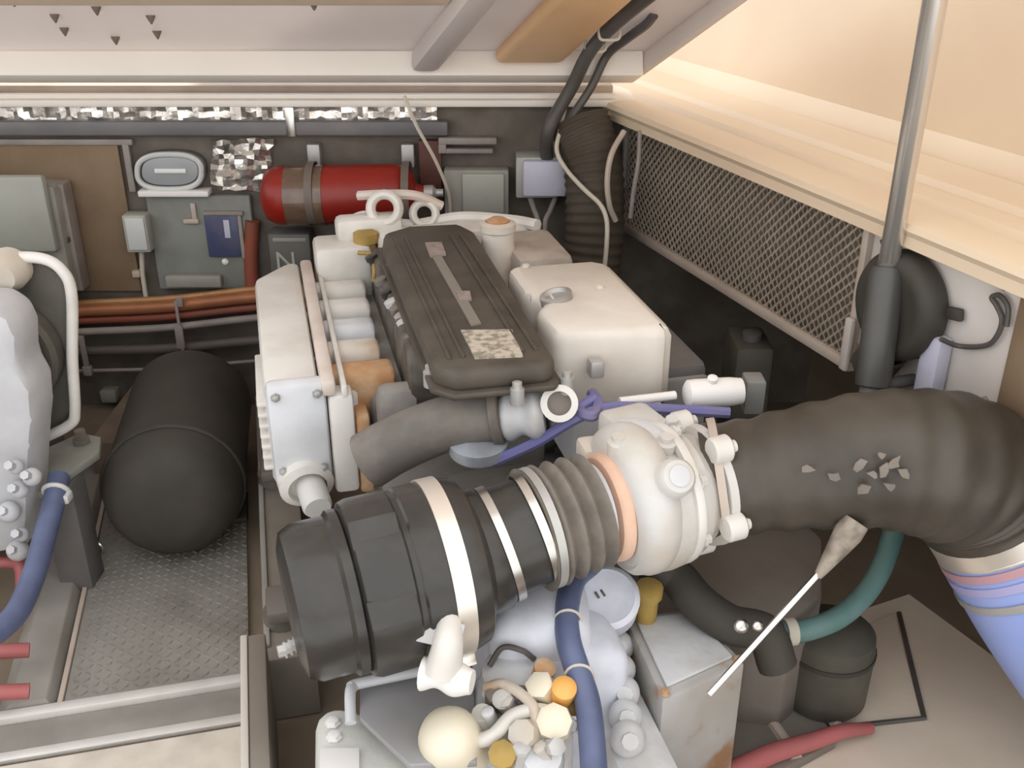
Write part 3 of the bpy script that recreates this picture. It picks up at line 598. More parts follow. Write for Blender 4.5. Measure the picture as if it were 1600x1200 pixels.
for px, py, w in ((672, 580, .762), (808, 607, .762), (648, 497, .75), (610, 420, .75), (886, 590, .762)):
    bm = new(); p = at(px, py, z=w); lathe(bm, [(0.013, -0.03), (0.013, 0.0), (0.009, 0.001), (0.009, 0.012), (0.005, 0.014)], p, (0, 0, 1), 10); obj('cover_bolt', bm, DULLM, parent=cov)
# injector clutter beside the cover
for k, (px, py) in enumerate(((620, 490), (636, 512), (603, 455), (588, 418), (628, 500), (652, 545), (640, 522), (612, 474))):
    bm = new(); p = at(px, py, z=0.715); lathe(bm, [(0.019, -0.06), (0.019, -0.01), (0.012, -0.005), (0.012, 0.02), (0.016, 0.022), (0.016, 0.034), (0.006, 0.036)], p, EM.to_3x3() @ V((-0.4, 0, 1)), 10); obj('injector', bm, [GREYC, DULLM, HOSEG, BLACK, BELLOW, HOSEG, GREYC, BLACK][k], eng)
bm = new(); tube(bm, [at(603, 415, z=.69), at(622, 470, z=.70), at(645, 530, z=.70), at(660, 575, z=.69)], 0.008, 8); obj('fuel_rail', bm, HOSEG, eng)
# exhaust manifold runners
for k, v in enumerate((0.93, 0.80, 0.67, 0.545, 0.425)):
    bm = new(); x1_ = -0.145 + (0.02 if k == 4 else 0)
    prism(bm, [(v - 0.042, 0.56), (v + 0.042, 0.56), (v + 0.042, 0.645), (v + 0.026, 0.668), (v - 0.026, 0.668), (v - 0.042, 0.645)], -0.275, x1_ - 0.004 * k, EM, 0.012, axis=0)
    obj('manifold_runner', bm, [WHITE, WHITE, WHITEB, RUSTW, RUST][k] if k != 3 else RUSTW, eng)
bm = new(); rbox(bm, (-0.262, 0.38, 0.545), (-0.215, 1.0, 0.64), 0.015, EM); obj('manifold_log', bm, WHITE, eng)
# heat exchanger / manifold tank along the side
hx = obj('heat_exchanger', prism(new(), [(-0.408, 0.36), (-0.300, 0.36), (-0.300, 1.075), (-0.335, 1.07), (-0.414, 0.965)], 0.44, 0.685, EM, 0.016), WHITE, eng)
for k in range(7):
    w = 0.475 + k * 0.024
    bm = new(); rbox(bm, (-0.424, 0.37, w), (-0.398, 0.62, w + 0.011), 0.004, EM); obj('cooling_fin', bm, WHITE, parent=hx)
bm = new(); rbox(bm, (-0.404, 0.318, 0.46), (-0.288, 0.359, 0.69), 0.014, EM); obj('end_cover', bm, WHITEB, parent=hx)
for w in (0.50, 0.665):
    for u in (-0.385, -0.305):
        bm = new(); hexbolt(bm, E(u, 0.317, w), EM.to_3x3() @ V((0, -1, 0)), 0.007, 0.008); obj('cover_bolt', bm, DULLM, parent=hx)
oc = E(-0.345, 0.335, 0.465); od = EM.to_3x3() @ V((0.15, -1, -0.25))
bm = new(); lathe(bm, [(0.056, -0.02), (0.056, 0.02), (0.047, 0.025), (0.040, 0.028), (0.040, 0.01)], oc, od, 28); obj('outlet_flange', bm, WHITE, parent=hx)
bm = new(); lathe(bm, [(0.030, -0.02), (0.030, 0.075), (0.026, 0.082), (0.0, 0.082)], oc + V((0.008, 0, -0.004)), od, 24); obj('outlet_plug', bm, CREAMW, parent=hx)
# long rails
bm = new(); rbox(bm, (-0.297, 0.315, 0.655), (-0.268, 1.07, 0.690), 0.008, EM); obj('tie_rail', bm, mat('pinkish_white', (0.72, 0.64, 0.58), (0.62, 0.53, 0.46), rough=0.5), eng)
bm = new(); rbox(bm, (-0.258, 0.315, 0.650), (-0.246, 1.02, 0.676), 0.004, EM); obj('tie_rail', bm, WHITE, eng)
bm = new(); rbox(bm, (-0.285, 0.318, 0.43), (-0.235, 0.375, 0.655), 0.01, EM); obj('end_bracket', bm, WHITE, eng)
bm = new(); rbox(bm, (-0.234, 0.325, 0.42), (-0.205, 0.39, 0.60), 0.008, EM); obj('rusty_bracket', bm, RUST, eng)
# top-left far bracket cluster
bm = new(); rbox(bm, (-0.26, 0.97, 0.60), (-0.12, 1.10, 0.745), 0.015, EM); obj('thermostat_housing', bm, WHITE, eng)
bm = new(); rbox(bm, (-0.20, 1.02, 0.74), (-0.03, 1.09, 0.80), 0.015, EM); obj('lifting_bracket', bm, WHITE, eng)
p = at(572, 380, z=0.74); bm = new(); lathe(bm, [(0.026, -0.06), (0.026, 0.0), (0.032, 0.004), (0.032, 0.028), (0.02, 0.034), (0, 0.034)], p, (0, 0, 1), 18); obj('brass_cap', bm, YELLOW, eng)
bm = new(); tube(bm, [at(560, 395, z=.735), at(580, 398, z=.735), at(585, 420, z=.72), at(584, 440, z=.69)], 0.006, 8); obj('brass_pipe', bm, YELLOW, eng)
# rings of the far lifting eye / alternator bracket
for px, py, R, r, sq in ((601, 326, 0.036, 0.013, 1.0), (663, 334, 0.030, 0.011, 1.0)):
    bm = new(); c = at(px, py, Y=2.56 if px < 650 else 2.62); torus(bm, R, r, c, (0.0, -1, 0.35), 28, 10, 1.2); obj('lifting_eye', bm, WHITE, eng)
bm = new(); tube(bm, [at(560, 306, Y=2.64), at(600, 304, Y=2.62), at(650, 306, Y=2.62), at(690, 322, Y=2.64)], 0.013, 8); obj('bracket_bar', bm, MATS['pinkish_white'], eng)
bm = new(); tube(bm, [at(540, 352, Y=2.6), at(575, 338, Y=2.6), at(640, 352, Y=2.62), at(720, 340, Y=2.62), at(800, 345, Y=2.6), at(840, 352, Y=2.55)], 0.016, 8); obj('bracket_bar', bm, WHITE, eng)
bm = new(); rbox(bm, (-0.10, 0.96, 0.62), (0.32, 1.06, 0.77), 0.02, EM); obj('rear_housing', bm, WHITE, eng)
bm = new(); rbox(bm, (0.20, 0.72, 0.62), (0.34, 0.96, 0.765), 0.02, EM); obj('rear_housing', bm, mat('aged_white', (0.50, 0.45, 0.40), (0.36, 0.31, 0.27), rough=0.6), eng)
# oil filler
p = at(778, 395, z=0.75); bm = new(); lathe(bm, [(0.050, -0.09), (0.046, -0.02), (0.040, 0.03), (0.040, 0.055), (0.044, 0.058), (0.044, 0.075), (0.03, 0.08), (0.03, 0.07), (0, 0.07)], p, (0, 0, 1), 24); ofl = obj('oil_filler', bm, RUSTW, eng)
bm = new(); lathe(bm, [(0.028, 0.0705), (0.028, 0.082), (0.018, 0.088), (0, 0.088)], p, (0, 0, 1), 16); obj('filler_cap', bm, RUST, parent=ofl)
# intercooler
bm = new()
prism(bm, [(0.145, 0.205), (0.352, 0.165), (0.372, 0.18), (0.372, 0.56), (0.34, 0.59), (0.15, 0.595), (0.138, 0.57), (0.138, 0.43), (0.165, 0.40), (0.165, 0.36), (0.138, 0.33)], 0.635, 0.80, EM, 0.022); ic = obj('intercooler', bm, mat('intercooler_cream', (0.76, 0.71, 0.64), (0.68, 0.62, 0.55), scale=8, rough=0.4, bump=0.06, bscale=90), eng)
bm = new(); rbox(bm, (0.17, 0.165, 0.50), (0.365, 0.50, 0.64), 0.02, EM); obj('intercooler_base', bm, WHITEB, parent=ic)
bm = new(); p = at(868, 461, z=0.805); lathe(bm, [(0.034, -0.02), (0.034, 0.002), (0.026, 0.004), (0.022, -0.004), (0, -0.004)], p, EM.to_3x3() @ V((-0.25, 0, 1)), 24); obj('recessed_plug', bm, DULLM, parent=ic)
for px, py in ((938, 450), (822, 417)):
    bm = new(); hexbolt(bm, at(px, py, z=0.8005), (0, 0, 1), 0.008, 0.006); obj('cover_bolt', bm, RUSTW, parent=ic)
bm = new(); p = E(0.215, 0.172, 0.735); rbox(bm, (0.20, 0.150, 0.715), (0.228, 0.18, 0.75), 0.005, EM); obj('front_lug', bm, DULLM, parent=ic)
bm = new(); rbox(bm, (0.385, 0.24, 0.40), (0.485, 0.78, 0.68), 0.02, EM); obj('side_cover', bm, GREYK, eng)
bm = new(); rbox(bm, (0.382, 0.222, 0.38), (0.478, 0.239, 0.66), 0.01, EM); obj('side_cover_end', bm, mat('mid_grey_cover', (0.22, 0.215, 0.21), (0.27, 0.26, 0.255), rough=0.5), eng)
# front: coolant elbow and thermostat outlet
bm = new(); P = [at(574, 720, z=.57), at(612, 698, z=.60), at(660, 676, z=.632), at(715, 657, z=.66), at(785, 648, z=.675)]
tube(bm, P, lambda t: 0.056 - 0.006 * t, 20); obj('coolant_elbow', bm, HOSEG, eng)
bm = new(); lathe(bm, [(0.050, 0), (0.056, 0.002), (0.056, 0.018), (0.050, 0.02)], at(768, 650, z=.672), P[-1] - P[-2], 24, closed=True); obj('hose_clamp', bm, BELLOW, eng)
bm = new(); P2 = [at(782, 648, z=.675), at(815, 648, z=.68), at(850, 645, z=.685)]; tube(bm, P2, lambda t: 0.044 - 0.006 * math.cos(t * 12), 16); obj('water_pump_body', bm, GREYC, eng)
c = at(874, 630, z=.715); bm = new(); lathe(bm, [(0.022, 0.0), (0.022, 0.02), (0.034, 0.02), (0.034, -0.06), (0.022, -0.06)], c, V((-0.05, -0.85, 0.4)), 24, closed=True); obj('thermostat_outlet', bm, WHITE, eng)
bm = new(); lathe(bm, [(0.0225, -0.01), (0.0225, 0.004), (0, 0.004)], c, V((-0.05, -0.85, 0.4)), 20); obj('outlet_bore', bm, GRIMEP, eng)
bm = new(); tube(bm, [at(905, 625, z=.63), at(905, 612, z=.66), at(907, 575, z=.70), at(908, 542, z=.735)], 0.0075, 8); obj('dipstick_tube', bm, WCABLE, eng)
bm = new(); rbox(bm, (-0.19, 0.30, 0.40), (0.16, 0.36, 0.66), 0.02, EM); obj('front_cover', bm, MATS['block_grey'], eng)
bm = new(); lathe(bm, [(0.0, 0.0), (0.05, 0.001), (0.056, 0.008), (0.056, 0.03), (0.03, 0.04)], at(748, 708, z=.60), V((0.0, -0.12, 1.0)), 28); obj('steel_pulley', bm, mat('pale_steel', (0.50, 0.54, 0.60), (0.36, 0.38, 0.42), scale=14, rough=0.35, metal=0.4), eng)
# mounting arm under the front to carry filter and turbo visually
bm = new(); rbox(bm, (-0.06, 0.0, 0.22), (0.30, 0.355, 0.46), 0.03, EM); obj('flywheel_housing', bm, mat('dim_housing', (0.24, 0.22, 0.20), (0.32, 0.30, 0.28), rough=0.6), eng)

# blue engine cable + white sensor
bm = new(); tube(bm, [at(770, 722, z=.60), at(840, 690, z=.64), at(905, 652, z=.69), at(960, 636, z=.705), at(1050, 640, z=.70), at(1140, 645, z=.695)], 0.0105, 8)
tag(obj('blue_cable', bm, BLUEC), 'dark blue cable crossing in front of the intercooler', 'cable')
bm = new(); tube(bm, [at(925, 615, z=.70), at(935, 632, z=.705), at(925, 650, z=.70), at(905, 640, z=.70), at(930, 622, z=.71)], 0.011, 8)
tag(obj('cable_loop', bm, BLUEC), 'bunched loop of dark blue cable beside the thermostat outlet', 'cable')
sn = thing('white_connector', 'bright white cylindrical connector at the end of the blue cable', 'connector', at(1115, 640, z=.66))
a_ = at(1070, 616, z=.70); b_ = at(1158, 611, z=.70)
bm = new(); lathe(bm, [(0.018, 0), (0.027, 0.006), (0.028, 0.02), (0.028, 0.085), (0.025, (b_ - a_).length)], a_, b_ - a_, 20); obj('connector_body', bm, BRIGHT, sn)
bm = new(); lathe(bm, [(0.010, 0), (0.010, 0.016), (0.006, 0.018)], at(1112, 600, z=.72), (0, -0.3, 1), 10); obj('connector_nub', bm, BRIGHT, sn)
bm = new(); lathe(bm, [(0.009, 0), (0.009, 0.11)], at(968, 628, z=.70), a_ - at(968, 628, z=.70), 10); obj('connector_stem', bm, BRIGHT, sn)
bm = new(); c = at(1176, 616, z=.68); rbox(bm, (c.x - 0.018, c.y - 0.02, c.z - 0.035), (c.x + 0.02, c.y + 0.03, c.z + 0.035), 0.005); obj('connector_block', bm, mat('slate_block', (0.22, 0.22, 0.21), None, rough=0.5), sn)

# ================================================================== AIR FILTER
f0 = at(478, 940, z=0.55); f1 = at(735, 873, z=0.565); fd = (f1 - f0).normalized(); fl_ = (f1 - f0).length
af = thing('air_filter', 'large black drum air filter with steel band clamp', 'air filter', f0 + V((0, 0, -0.15)))
bm = new(); lathe(bm, [(0, -0.03), (0.09, -0.028), (0.115, -0.02), (0.125, 0.0), (0.125, 0.05), (0.132, 0.056), (0.132, 0.07), (0.125, 0.075)], f0, fd, 48); obj('end_cap', bm, BLACK, af)
bm = new(); lathe(bm, [(0.126, 0.072), (0.139, 0.078), (0.143, 0.09), (0.143, 0.15), (0.1395, 0.154), (0.1395, 0.162), (0.143, 0.166), (0.143, fl_ - 0.03), (0.135, fl_ - 0.005), (0.10, fl_ + 0.012), (0.085, fl_ + 0.02), (0.085, fl_ + 0.04)], f0, fd, 56); drum = obj('drum', bm, BLACK, af)
bm = new(); lathe(bm, [(0.1435, fl_ - 0.065), (0.1465, fl_ - 0.065), (0.1465, fl_ - 0.035), (0.1435, fl_ - 0.035)], f0, fd, 56, closed=True); bc_ = obj('band_clamp', bm, CLAMP, af)
cside = f0 + fd * (fl_ - 0.05); dn = V((0.1, -0.55, -0.83)); dn = (dn - fd * dn.dot(fd)).normalized()
bm = new(); rbox(bm, (-0.012, -0.02, 0.145), (0.012, 0.02, 0.165), 0.003, frame_from(dn, cside)); obj('clamp_buckle', bm, STEEL, parent=bc_)
nk = at(790, 838, z=0.585)
f2 = at(735, 868, z=0.567); f3 = at(838, 826, z=0.595); nd = f3 - f2
bm = new(); lathe(bm, [(0.10, -0.02), (0.104, 0.0), (0.104, 0.035), (0.096, 0.045), (0.092, nd.length * 0.7), (0.092, nd.length)], f2, nd, 40); obj('neck', bm, BLACK, af)
for hh in (0.052, 0.115):
    bm = new(); lathe(bm, [(0.0935 + 0.003, hh - 0.007), (0.0965 + 0.003, hh - 0.007), (0.0965 + 0.003, hh + 0.007), (0.0935 + 0.003, hh + 0.007)], f2, nd, 40, closed=True); obj('neck_clamp', bm, STEEL, af)
for k, (px, py) in enumerate(((497, 985), (480, 1000), (440, 962))):
    c = f0 + fd * -0.024 + V((0.0, -0.055 + 0.03 * k, -0.04 - 0.02 * k)); bm = new(); hexbolt(bm, c, -fd, 0.010, 0.012); obj('cap_latch', bm, DULLM, af)
for w_ in (-0.5, 0.35):
    side = V((0, -0.8, 0.6)); side = (side - fd * side.dot(fd)).normalized(); s2 = fd.cross(side)
    d_ = (side * math.cos(w_) + s2 * math.sin(w_)).normalized()
    bm = new(); rbox(bm, (-0.022, -0.045, 0.138), (0.022, 0.03, 0.148), 0.003, Matrix((((s2.x), fd.x, d_.x, (f0 + fd * 0.12).x), (s2.y, fd.y, d_.y, (f0 + fd * 0.12).y), (s2.z, fd.z, d_.z, (f0 + fd * 0.12).z), (0, 0, 0, 1)))); obj('drum_boss', bm, BLACK, parent=drum)
# bellows between filter and turbo
g0 = at(832, 828, z=0.593); g1 = at(925, 797, z=0.605); gd = g1 - g0; gL = gd.length
bm = new(); pr = []
for k in range(25):
    h = gL * k / 24; pr.append(((0.098 - 0.006 * k / 24) + 0.008 * math.cos(k * math.pi / 3), h))
lathe(bm, pr, g0, gd, 40)
bel = tag(obj('bellows_hose', bm, BELLOW), 'short taupe ribbed bellows hose between air filter and turbocharger', 'hose')
bm = new(); lathe(bm, [(0.1, 0.004), (0.104, 0.004), (0.104, 0.018), (0.1, 0.018)], g0, gd, 40, closed=True); obj('hose_clamp', bm, DULLM, parent=bel)

# ================================================================== TURBOCHARGER
t0 = at(918, 800, z=0.605); t1 = at(1112, 752, z=0.615); td = (t1 - t0).normalized(); tl = (t1 - t0).length
tb = thing('turbocharger', 'cream white cast turbocharger housing with rusty pink inlet ring', 'turbocharger', t0 + td * 0.1 - V((0, 0, 0.14)))
bm = new(); lathe(bm, [(0.06, 0.0), (0.078, 0.004), (0.08, 0.02), (0.066, 0.026), (0.06, 0.04)], t0, td, 36); obj('inlet_collar', bm, WHITEB, tb)
bm = new(); lathe(bm, [(0.058, 0.022), (0.088, 0.026), (0.094, 0.034), (0.094, 0.046), (0.07, 0.05)], t0, td, 36); obj('inlet_ring', bm, PINKR, tb)
bm = new(); n = 48
# volute whose radius grows around the axis
F = frame_from(td, t0); prof_ = [(0.078, 0.046), (0.104, 0.044), (0.114, 0.054), (0.118, 0.075), (0.120, 0.105), (0.116, 0.132), (0.112, 0.150), (0.098, 0.160), (0.094, 0.176), (0.107, 0.180), (0.109, 0.192), (0.10, 0.198)]
rings = []
for i in range(n):
    a_ = 2 * math.pi * i / n; k_ = 1.0 + 0.11 * math.cos(a_ - math.pi) * (1 if True else 0) - 0.03 * math.cos(3 * a_)
    kk = lambda h: 1 + (k_ - 1) * (1 if h < 0.15 else 0.3)
    rings.append([bm.verts.new(F @ V((r * kk(h) * math.cos(a_), r * kk(h) * math.sin(a_), h * tl / 0.2))) for r, h in prof_])
for i in range(n):
    A, B = rings[i], rings[(i + 1) % n]
    for q in range(len(A) - 1): bm.faces.new((A[q], B[q], B[q + 1], A[q + 1]))
bm.faces.new([r[0] for r in rings]); bm.faces.new([r[-1] for r in rings][::-1])
hs = obj('housing', bm, CREAMW, tb, smooth=50)
bm = new(); tube(bm, [F @ V((0.094 * math.cos(q_), 0.094 * math.sin(q_), tl * 0.36)) for q_ in [2.9 - 5.6 * k / 20 for k in range(21)]], lambda t: 0.034 + 0.018 * t, 18, 3); obj('volute', bm, CREAMW, tb)
bm = new(); lathe(bm, [(0.108, tl * 0.60), (0.124, tl * 0.60), (0.126, tl * 0.63), (0.124, tl * 0.66), (0.108, tl * 0.66)], t0, td, 40, closed=True); obj('split_flange', bm, WHITE, tb)
for k in range(7):
    q_ = k * 0.9; bm = new(); hexbolt(bm, F @ V((0.118 * math.cos(q_), 0.118 * math.sin(q_), tl * 0.66)), td, 0.009, 0.012); obj('flange_bolt', bm, CREAMW, tb)
# lobed outlet flange
for k in range(5):
    a_ = 0.5 + k * 2 * math.pi / 5; c = F @ V((0.112 * math.cos(a_), 0.112 * math.sin(a_), tl * 0.84))
    bm = new(); lathe(bm, [(0.02, 0), (0.024, 0.004), (0.024, 0.03), (0.02, 0.034), (0.011, 0.034), (0.011, 0.045), (0, 0.045)], c, td, 16); obj('flange_lug', bm, WHITE, tb)
bm = new(); p = at(1000, 690, z=0.70); lathe(bm, [(0.058, -0.09), (0.052, -0.02), (0.055, 0.0), (0.055, 0.022), (0.04, 0.028)], p, V((0.1, 0.1, 1)), 28); obj('top_outlet', bm, WHITEB, tb)
for px, py in ((965, 700), (1048, 672), (1040, 700)):
    bm = new(); lathe(bm, [(0.016, -0.03), (0.018, 0.0), (0.018, 0.014), (0.011, 0.016), (0.011, 0.026), (0, 0.026)], at(px, py, z=0.715), V((0, -0.2, 1)), 12); obj('outlet_lug', bm, CREAMW, tb)
bm = new(); c = F @ V((0, 0, tl * 0.45)); dd = (CF - td * CF.dot(td)).normalized(); lathe(bm, [(0.035, 0.06), (0.032, 0.138), (0.026, 0.146), (0.018, 0.147), (0, 0.147)], c + V((0, 0, 0.015)), dd, 22); obj('boss', bm, CREAMW, tb)
bm = new(); lathe(bm, [(0.0175, 0.1472), (0.0175, 0.150), (0, 0.150)], c + V((0, 0, 0.015)), dd, 18); obj('boss_plug', bm, GREYC, tb)
bm = new(); rbox(bm, (-0.05, -0.045, -0.05), (0.05, 0.05, 0.04), 0.014, Matrix.Translation(at(990, 680, z=0.68)) @ Matrix.Rotation(ANG + 0.2, 4, 'Z')); obj('centre_casting', bm, CREAMW, tb)
bm = new(); rbox(bm, (-0.035, -0.03, -0.05), (0.03, 0.03, 0.02), 0.01, Matrix.Translation(at(935, 705, z=0.66)) @ Matrix.Rotation(ANG, 4, 'Z')); obj('oil_feed_block', bm, RUSTW, tb)

# ================================================================== EXHAUST HOSE
eh = thing('exhaust_hose', 'thick black wrapped exhaust hose bending from turbocharger to blue hose', 'hose', at(1350, 800, z=0.5))
P = [at(1100, 752, z=0.615), at(1180, 742, z=0.632), at(1270, 728, z=0.655), at(1365, 718, z=0.672), at(1440, 722, z=0.665), at(1498, 735, z=0.64), at(1522, 752, z=0.612), at(1540, 776, z=0.578)]
bm = new(); tube(bm, P, lambda t: 0.100 + 0.032 * min(1, max(0, (t - 0.15) / 0.5)) + 0.0022 * math.sin(t * 70), 36, 14); obj('hose_body', bm, RUBBER, eh)
bm = new(); lathe(bm, [(0.104, -0.006), (0.110, -0.006), (0.110, 0.008), (0.104, 0.008)], at(1122, 750, z=0.619), P[1] - P[0], 40, closed=True); obj('hose_clamp', bm, FRAME, eh)
for t_, an in ((0.30, 0.3), (0.36, 0.0)): pass
# torn wrap pieces on the inside of the bend
PS = spline(P, 14)
def onhose(px, py):
    r = ray(px, py)
    t = 0.0008
    while t < 0.0016:
        q = CAM + r * t
        if min((q - s).length for s in PS) < 0.1335: return q
        t += 0.000002
    return CAM + r * 0.00105
random.seed(11)
for px, py in ((1262, 733), (1303, 744), (1342, 728), (1378, 712), (1366, 742), (1392, 762), (1384, 735), (1412, 742), (1398, 722), (1350, 762)):
    c = onhose(px, py); nrm = (c - min(PS, key=lambda s: (s - c).length)).normalized(); n_ = 6
    bm = new(); prism(bm, [(random.uniform(0.004, 0.011) * math.cos(2 * math.pi * k / n_), random.uniform(0.003, 0.017) * math.sin(2 * math.pi * k / n_)) for k in range(n_)], -0.003, 0.002, frame_from(nrm, c) @ Matrix.Rotation(random.uniform(0, 3), 4, 'Z')); obj('torn_wrap', bm, random.choice((BELLOW, HOSEG, mat('pale_thread', (0.20, 0.17, 0.14), None, rough=0.8))), eh)
bh = thing('blue_exhaust_hose', 'periwinkle blue exhaust hose below the black bend', 'hose', at(1590, 1080, z=0.18))
d0 = at(1542, 782, z=0.57); d1 = at(1566, 822, z=0.52); d2 = at(1632, 945, z=0.38); d3 = at(1730, 1090, z=0.22)
bm = new(); tube(bm, [d1, d2, d3], 0.125, 36, 8); obj('hose_body', bm, PERI, bh)
bm = new(); tube(bm, [d0 + (d0 - d1) * 0.2, d0, d1, d1 + (d2 - d1) * 0.12], 0.128, 40, 4); obj('steel_sleeve', bm, CLAMP, bh)
for s_, m_, rr in ((0.17, mat('faded_pink', (0.52, 0.30, 0.34), None, rough=0.5), 0.1292), (0.33, mat('lavender', (0.42, 0.40, 0.66), None, rough=0.5), 0.1285)):
    c = d1 + (d2 - d1) * s_; bm = new(); lathe(bm, [(0.126, -0.008), (rr, -0.008), (rr, 0.008), (0.126, 0.008)], c, d2 - d1, 40, closed=True); obj('hose_stripe', bm, m_, bh)
c = d1 + (d2 - d1) * 0.55; bm = new(); lathe(bm, [(0.1262, -0.007), (0.130, -0.007), (0.130, 0.007), (0.1262, 0.007)], c, d2 - d1, 40, closed=True); obj('hose_clamp', bm, DULLM, bh)

# ================================================================== GEARBOX AND FITTINGS IN FRONT
gx = thing('marine_gearbox', 'blue grey cast gearbox below the turbocharger', 'gearbox', E(0.0, -0.2, 0.02), ANG)
bm = new(); rbox(bm, (-0.075, -0.26, 0.05), (0.16, 0.0, 0.40), 0.035, EM, seg=3); obj('gear_housing', bm, BLUEG, gx)
bm = new(); c = at(845, 1000, z=0.40); rbox(bm, (c.x - 0.09, c.y - 0.05, 0.02), (c.x + 0.085, c.y + 0.13, 0.46), 0.04, I4, seg=3); obj('gear_housing', bm, BLUEG, gx)
c = at(948, 932, z=0.415); bm = new(); lathe(bm, [(0.058, -0.06), (0.060, -0.005), (0.056, 0.0), (0.05, 0.003), (0.046, 0.0), (0, 0.0)], c, V((-0.05, -0.55, 0.8)), 32); obj('round_cover', bm, BLUEG, gx)
for k in range(3):
    q = at(933 + 9 * k, 930 - 8 * k + (5 if k == 1 else 0), z=0.4175); bm = new(); rbox(bm, (-0.007, -0.002, 0.0), (0.007, 0.002, 0.003), 0.001, frame_from(V((-0.05, -0.55, 0.8)), q) @ Matrix.Rotation(0.6, 4, 'Z')); obj('cover_mark', bm, GREYK, gx)
bm = new(); c = at(1013, 930, z=0.40); lathe(bm, [(0.02, -0.06), (0.02, 0.0), (0.026, 0.002), (0.026, 0.02), (0.014, 0.024)], c, (0, -0.2, 1), 12); obj('brass_plug', bm, YELLOW, gx)
for k in range(5):
    bm = new(); q = at(965 + 4 * k, 1010 + 36 * k, z=0.30); ball(bm, 0.03 - 0.002 * (k % 2), q); lathe(bm, [(0.014, 0.02), (0.014, 0.036), (0, 0.036)], q, CF, 8); obj('cast_lug', bm, GREYC, gx)
bm = new(); rbox(bm, (0.09, -0.42, 0.02), (0.20, -0.10, 0.28), 0.03, EM); obj('lower_casting', bm, GREYC, gx)

# rusty grey oil cooler box
ob = thing('oil_cooler_box', 'grey rust streaked metal box beside the gearbox', 'box', at(1060, 1080, z=0.05))
zt = 0.33
A = [at(975, 962, z=zt), at(1085, 950, z=zt), at(1165, 1035, z=zt), at(1035, 1095, z=zt)]
bm = new(); prism(bm, [(p.x, p.y) for p in A], 0.05, zt, I4, 0.008); obj('box_body', bm, mat('rusty_grey_box', (0.46, 0.45, 0.44), (0.40, 0.37, 0.33), scale=7, rough=0.6, rust=(0.34, 0.19, 0.10), rlo=0.57, rhi=0.68, rscale=11, bump=0.15), ob)
cen = sum(A, V()) / 4
bm = new(); prism(bm, [((p.x - cen.x) * 0.80 + cen.x, (p.y - cen.y) * 0.80 + cen.y) for p in A], zt + 0.0005, zt + 0.008, I4, 0.003); obj('box_lid', bm, GREYC, ob)
for p in A:
    q = cen + (p - cen) * 0.88; bm = new(); hexbolt(bm, V((q.x, q.y, zt + 0.0005)), (0, 0, 1), 0.007, 0.006); obj('lid_bolt', bm, RUST, ob)

# blue water hose over the gearbox
bm = new(); tube(bm, [at(925, 880, z=.45), at(898, 905, z=.455), at(886, 950, z=.455), at(888, 1000, z=.445), at(903, 1050, z=.42), at(920, 1110, z=.39), at(930, 1230, z=.34)], 0.021, 14)
wh = tag(obj('water_hose', bm, BLUEH), 'blue water hose draped over the gearbox', 'hose', 'blue water hoses')
for px, py, z_ in ((887, 970, .452), (905, 1056, .418)):
    bm = new(); torus(bm, 0.0225, 0.0025, at(px, py, z=z_), at(px + 2, py + 30, z=z_) - at(px, py, z=z_), 20, 6); obj('zip_tie', bm, WCABLE, parent=wh)
bm = new(); tube(bm, [at(790, 885, z=.45), at(815, 895, z=.45), at(850, 905, z=.45), at(880, 920, z=.44)], 0.006, 8); tube(bm, [at(806, 893, z=.449), at(806, 922, z=.42)], 0.005, 6); tube(bm, [at(832, 900, z=.449), at(832, 918, z=.42)], 0.005, 6)
tag(obj('sensor_wire', bm, CABLE), 'black sensor wire with two drops on the gearbox', 'wire')
bm = new(); tube(bm, [at(765, 1040, z=.40), at(785, 1012, z=.43), at(815, 1016, z=.43), at(835, 1030, z=.41)], 0.005, 8)
tag(obj('looped_wire', bm, CABLE), 'short black wire looped above the cluster of fittings', 'wire')

# cluster of fittings (shift valve)
fv = thing('shift_valve', 'cluster of cream and brass valve fittings in front of the gearbox', 'valve', at(800, 1130, z=.2))
def fit(name, m, px, py, z, prof, ax_, n=20): bm = new(); lathe(bm, prof, at(px, py, z=z), ax_, n); return obj(name, bm, m, fv)
bm = new(); c = at(815, 1110, z=.33); rbox(bm, (c.x - 0.085, c.y - 0.06, 0.10), (c.x + 0.085, c.y + 0.09, 0.345), 0.03, I4, seg=3); obj('valve_body', bm, GREYC, fv)
fit('domed_cap', CAPW, 700, 1150, .36, [(0.046, -0.08), (0.05, -0.02), (0.048, 0.005), (0.038, 0.024), (0.02, 0.034), (0, 0.036)], (-0.25, -0.35, 0.9), 28)
fit('round_cover', GREYC, 800, 1045, .39, [(0.052, -0.06), (0.054, -0.01), (0.05, 0.0), (0.038, 0.006), (0.0, 0.008)], (-0.1, -0.2, 1), 28)
fit('union_nut', CAPW, 848, 1078, .40, [(0.02, -0.05), (0.024, -0.01), (0.024, 0.02), (0.016, 0.024), (0, 0.024)], (-0.3, -0.3, 0.8), 6)
fit('orange_cap', ORANGE, 880, 1080, .41, [(0.017, -0.05), (0.020, -0.004), (0.020, 0.014), (0.012, 0.02), (0, 0.02)], (0.1, -0.4, 0.9), 20)
fit('red_cap', RUST, 850, 1048, .41, [(0.016, -0.04), (0.018, 0.0), (0.018, 0.01), (0, 0.014)], (0.2, -0.3, 0.9), 16)
fit('cream_union', CAPW, 865, 1130, .38, [(0.03, -0.08), (0.032, 0.0), (0.028, 0.02), (0.018, 0.026), (0, 0.026)], (0.0, -0.6, 0.8), 8)
fit('cream_union', CREAMW, 820, 1150, .37, [(0.026, -0.08), (0.028, 0.0), (0.022, 0.02), (0, 0.022)], (-0.3, -0.5, 0.8), 8)
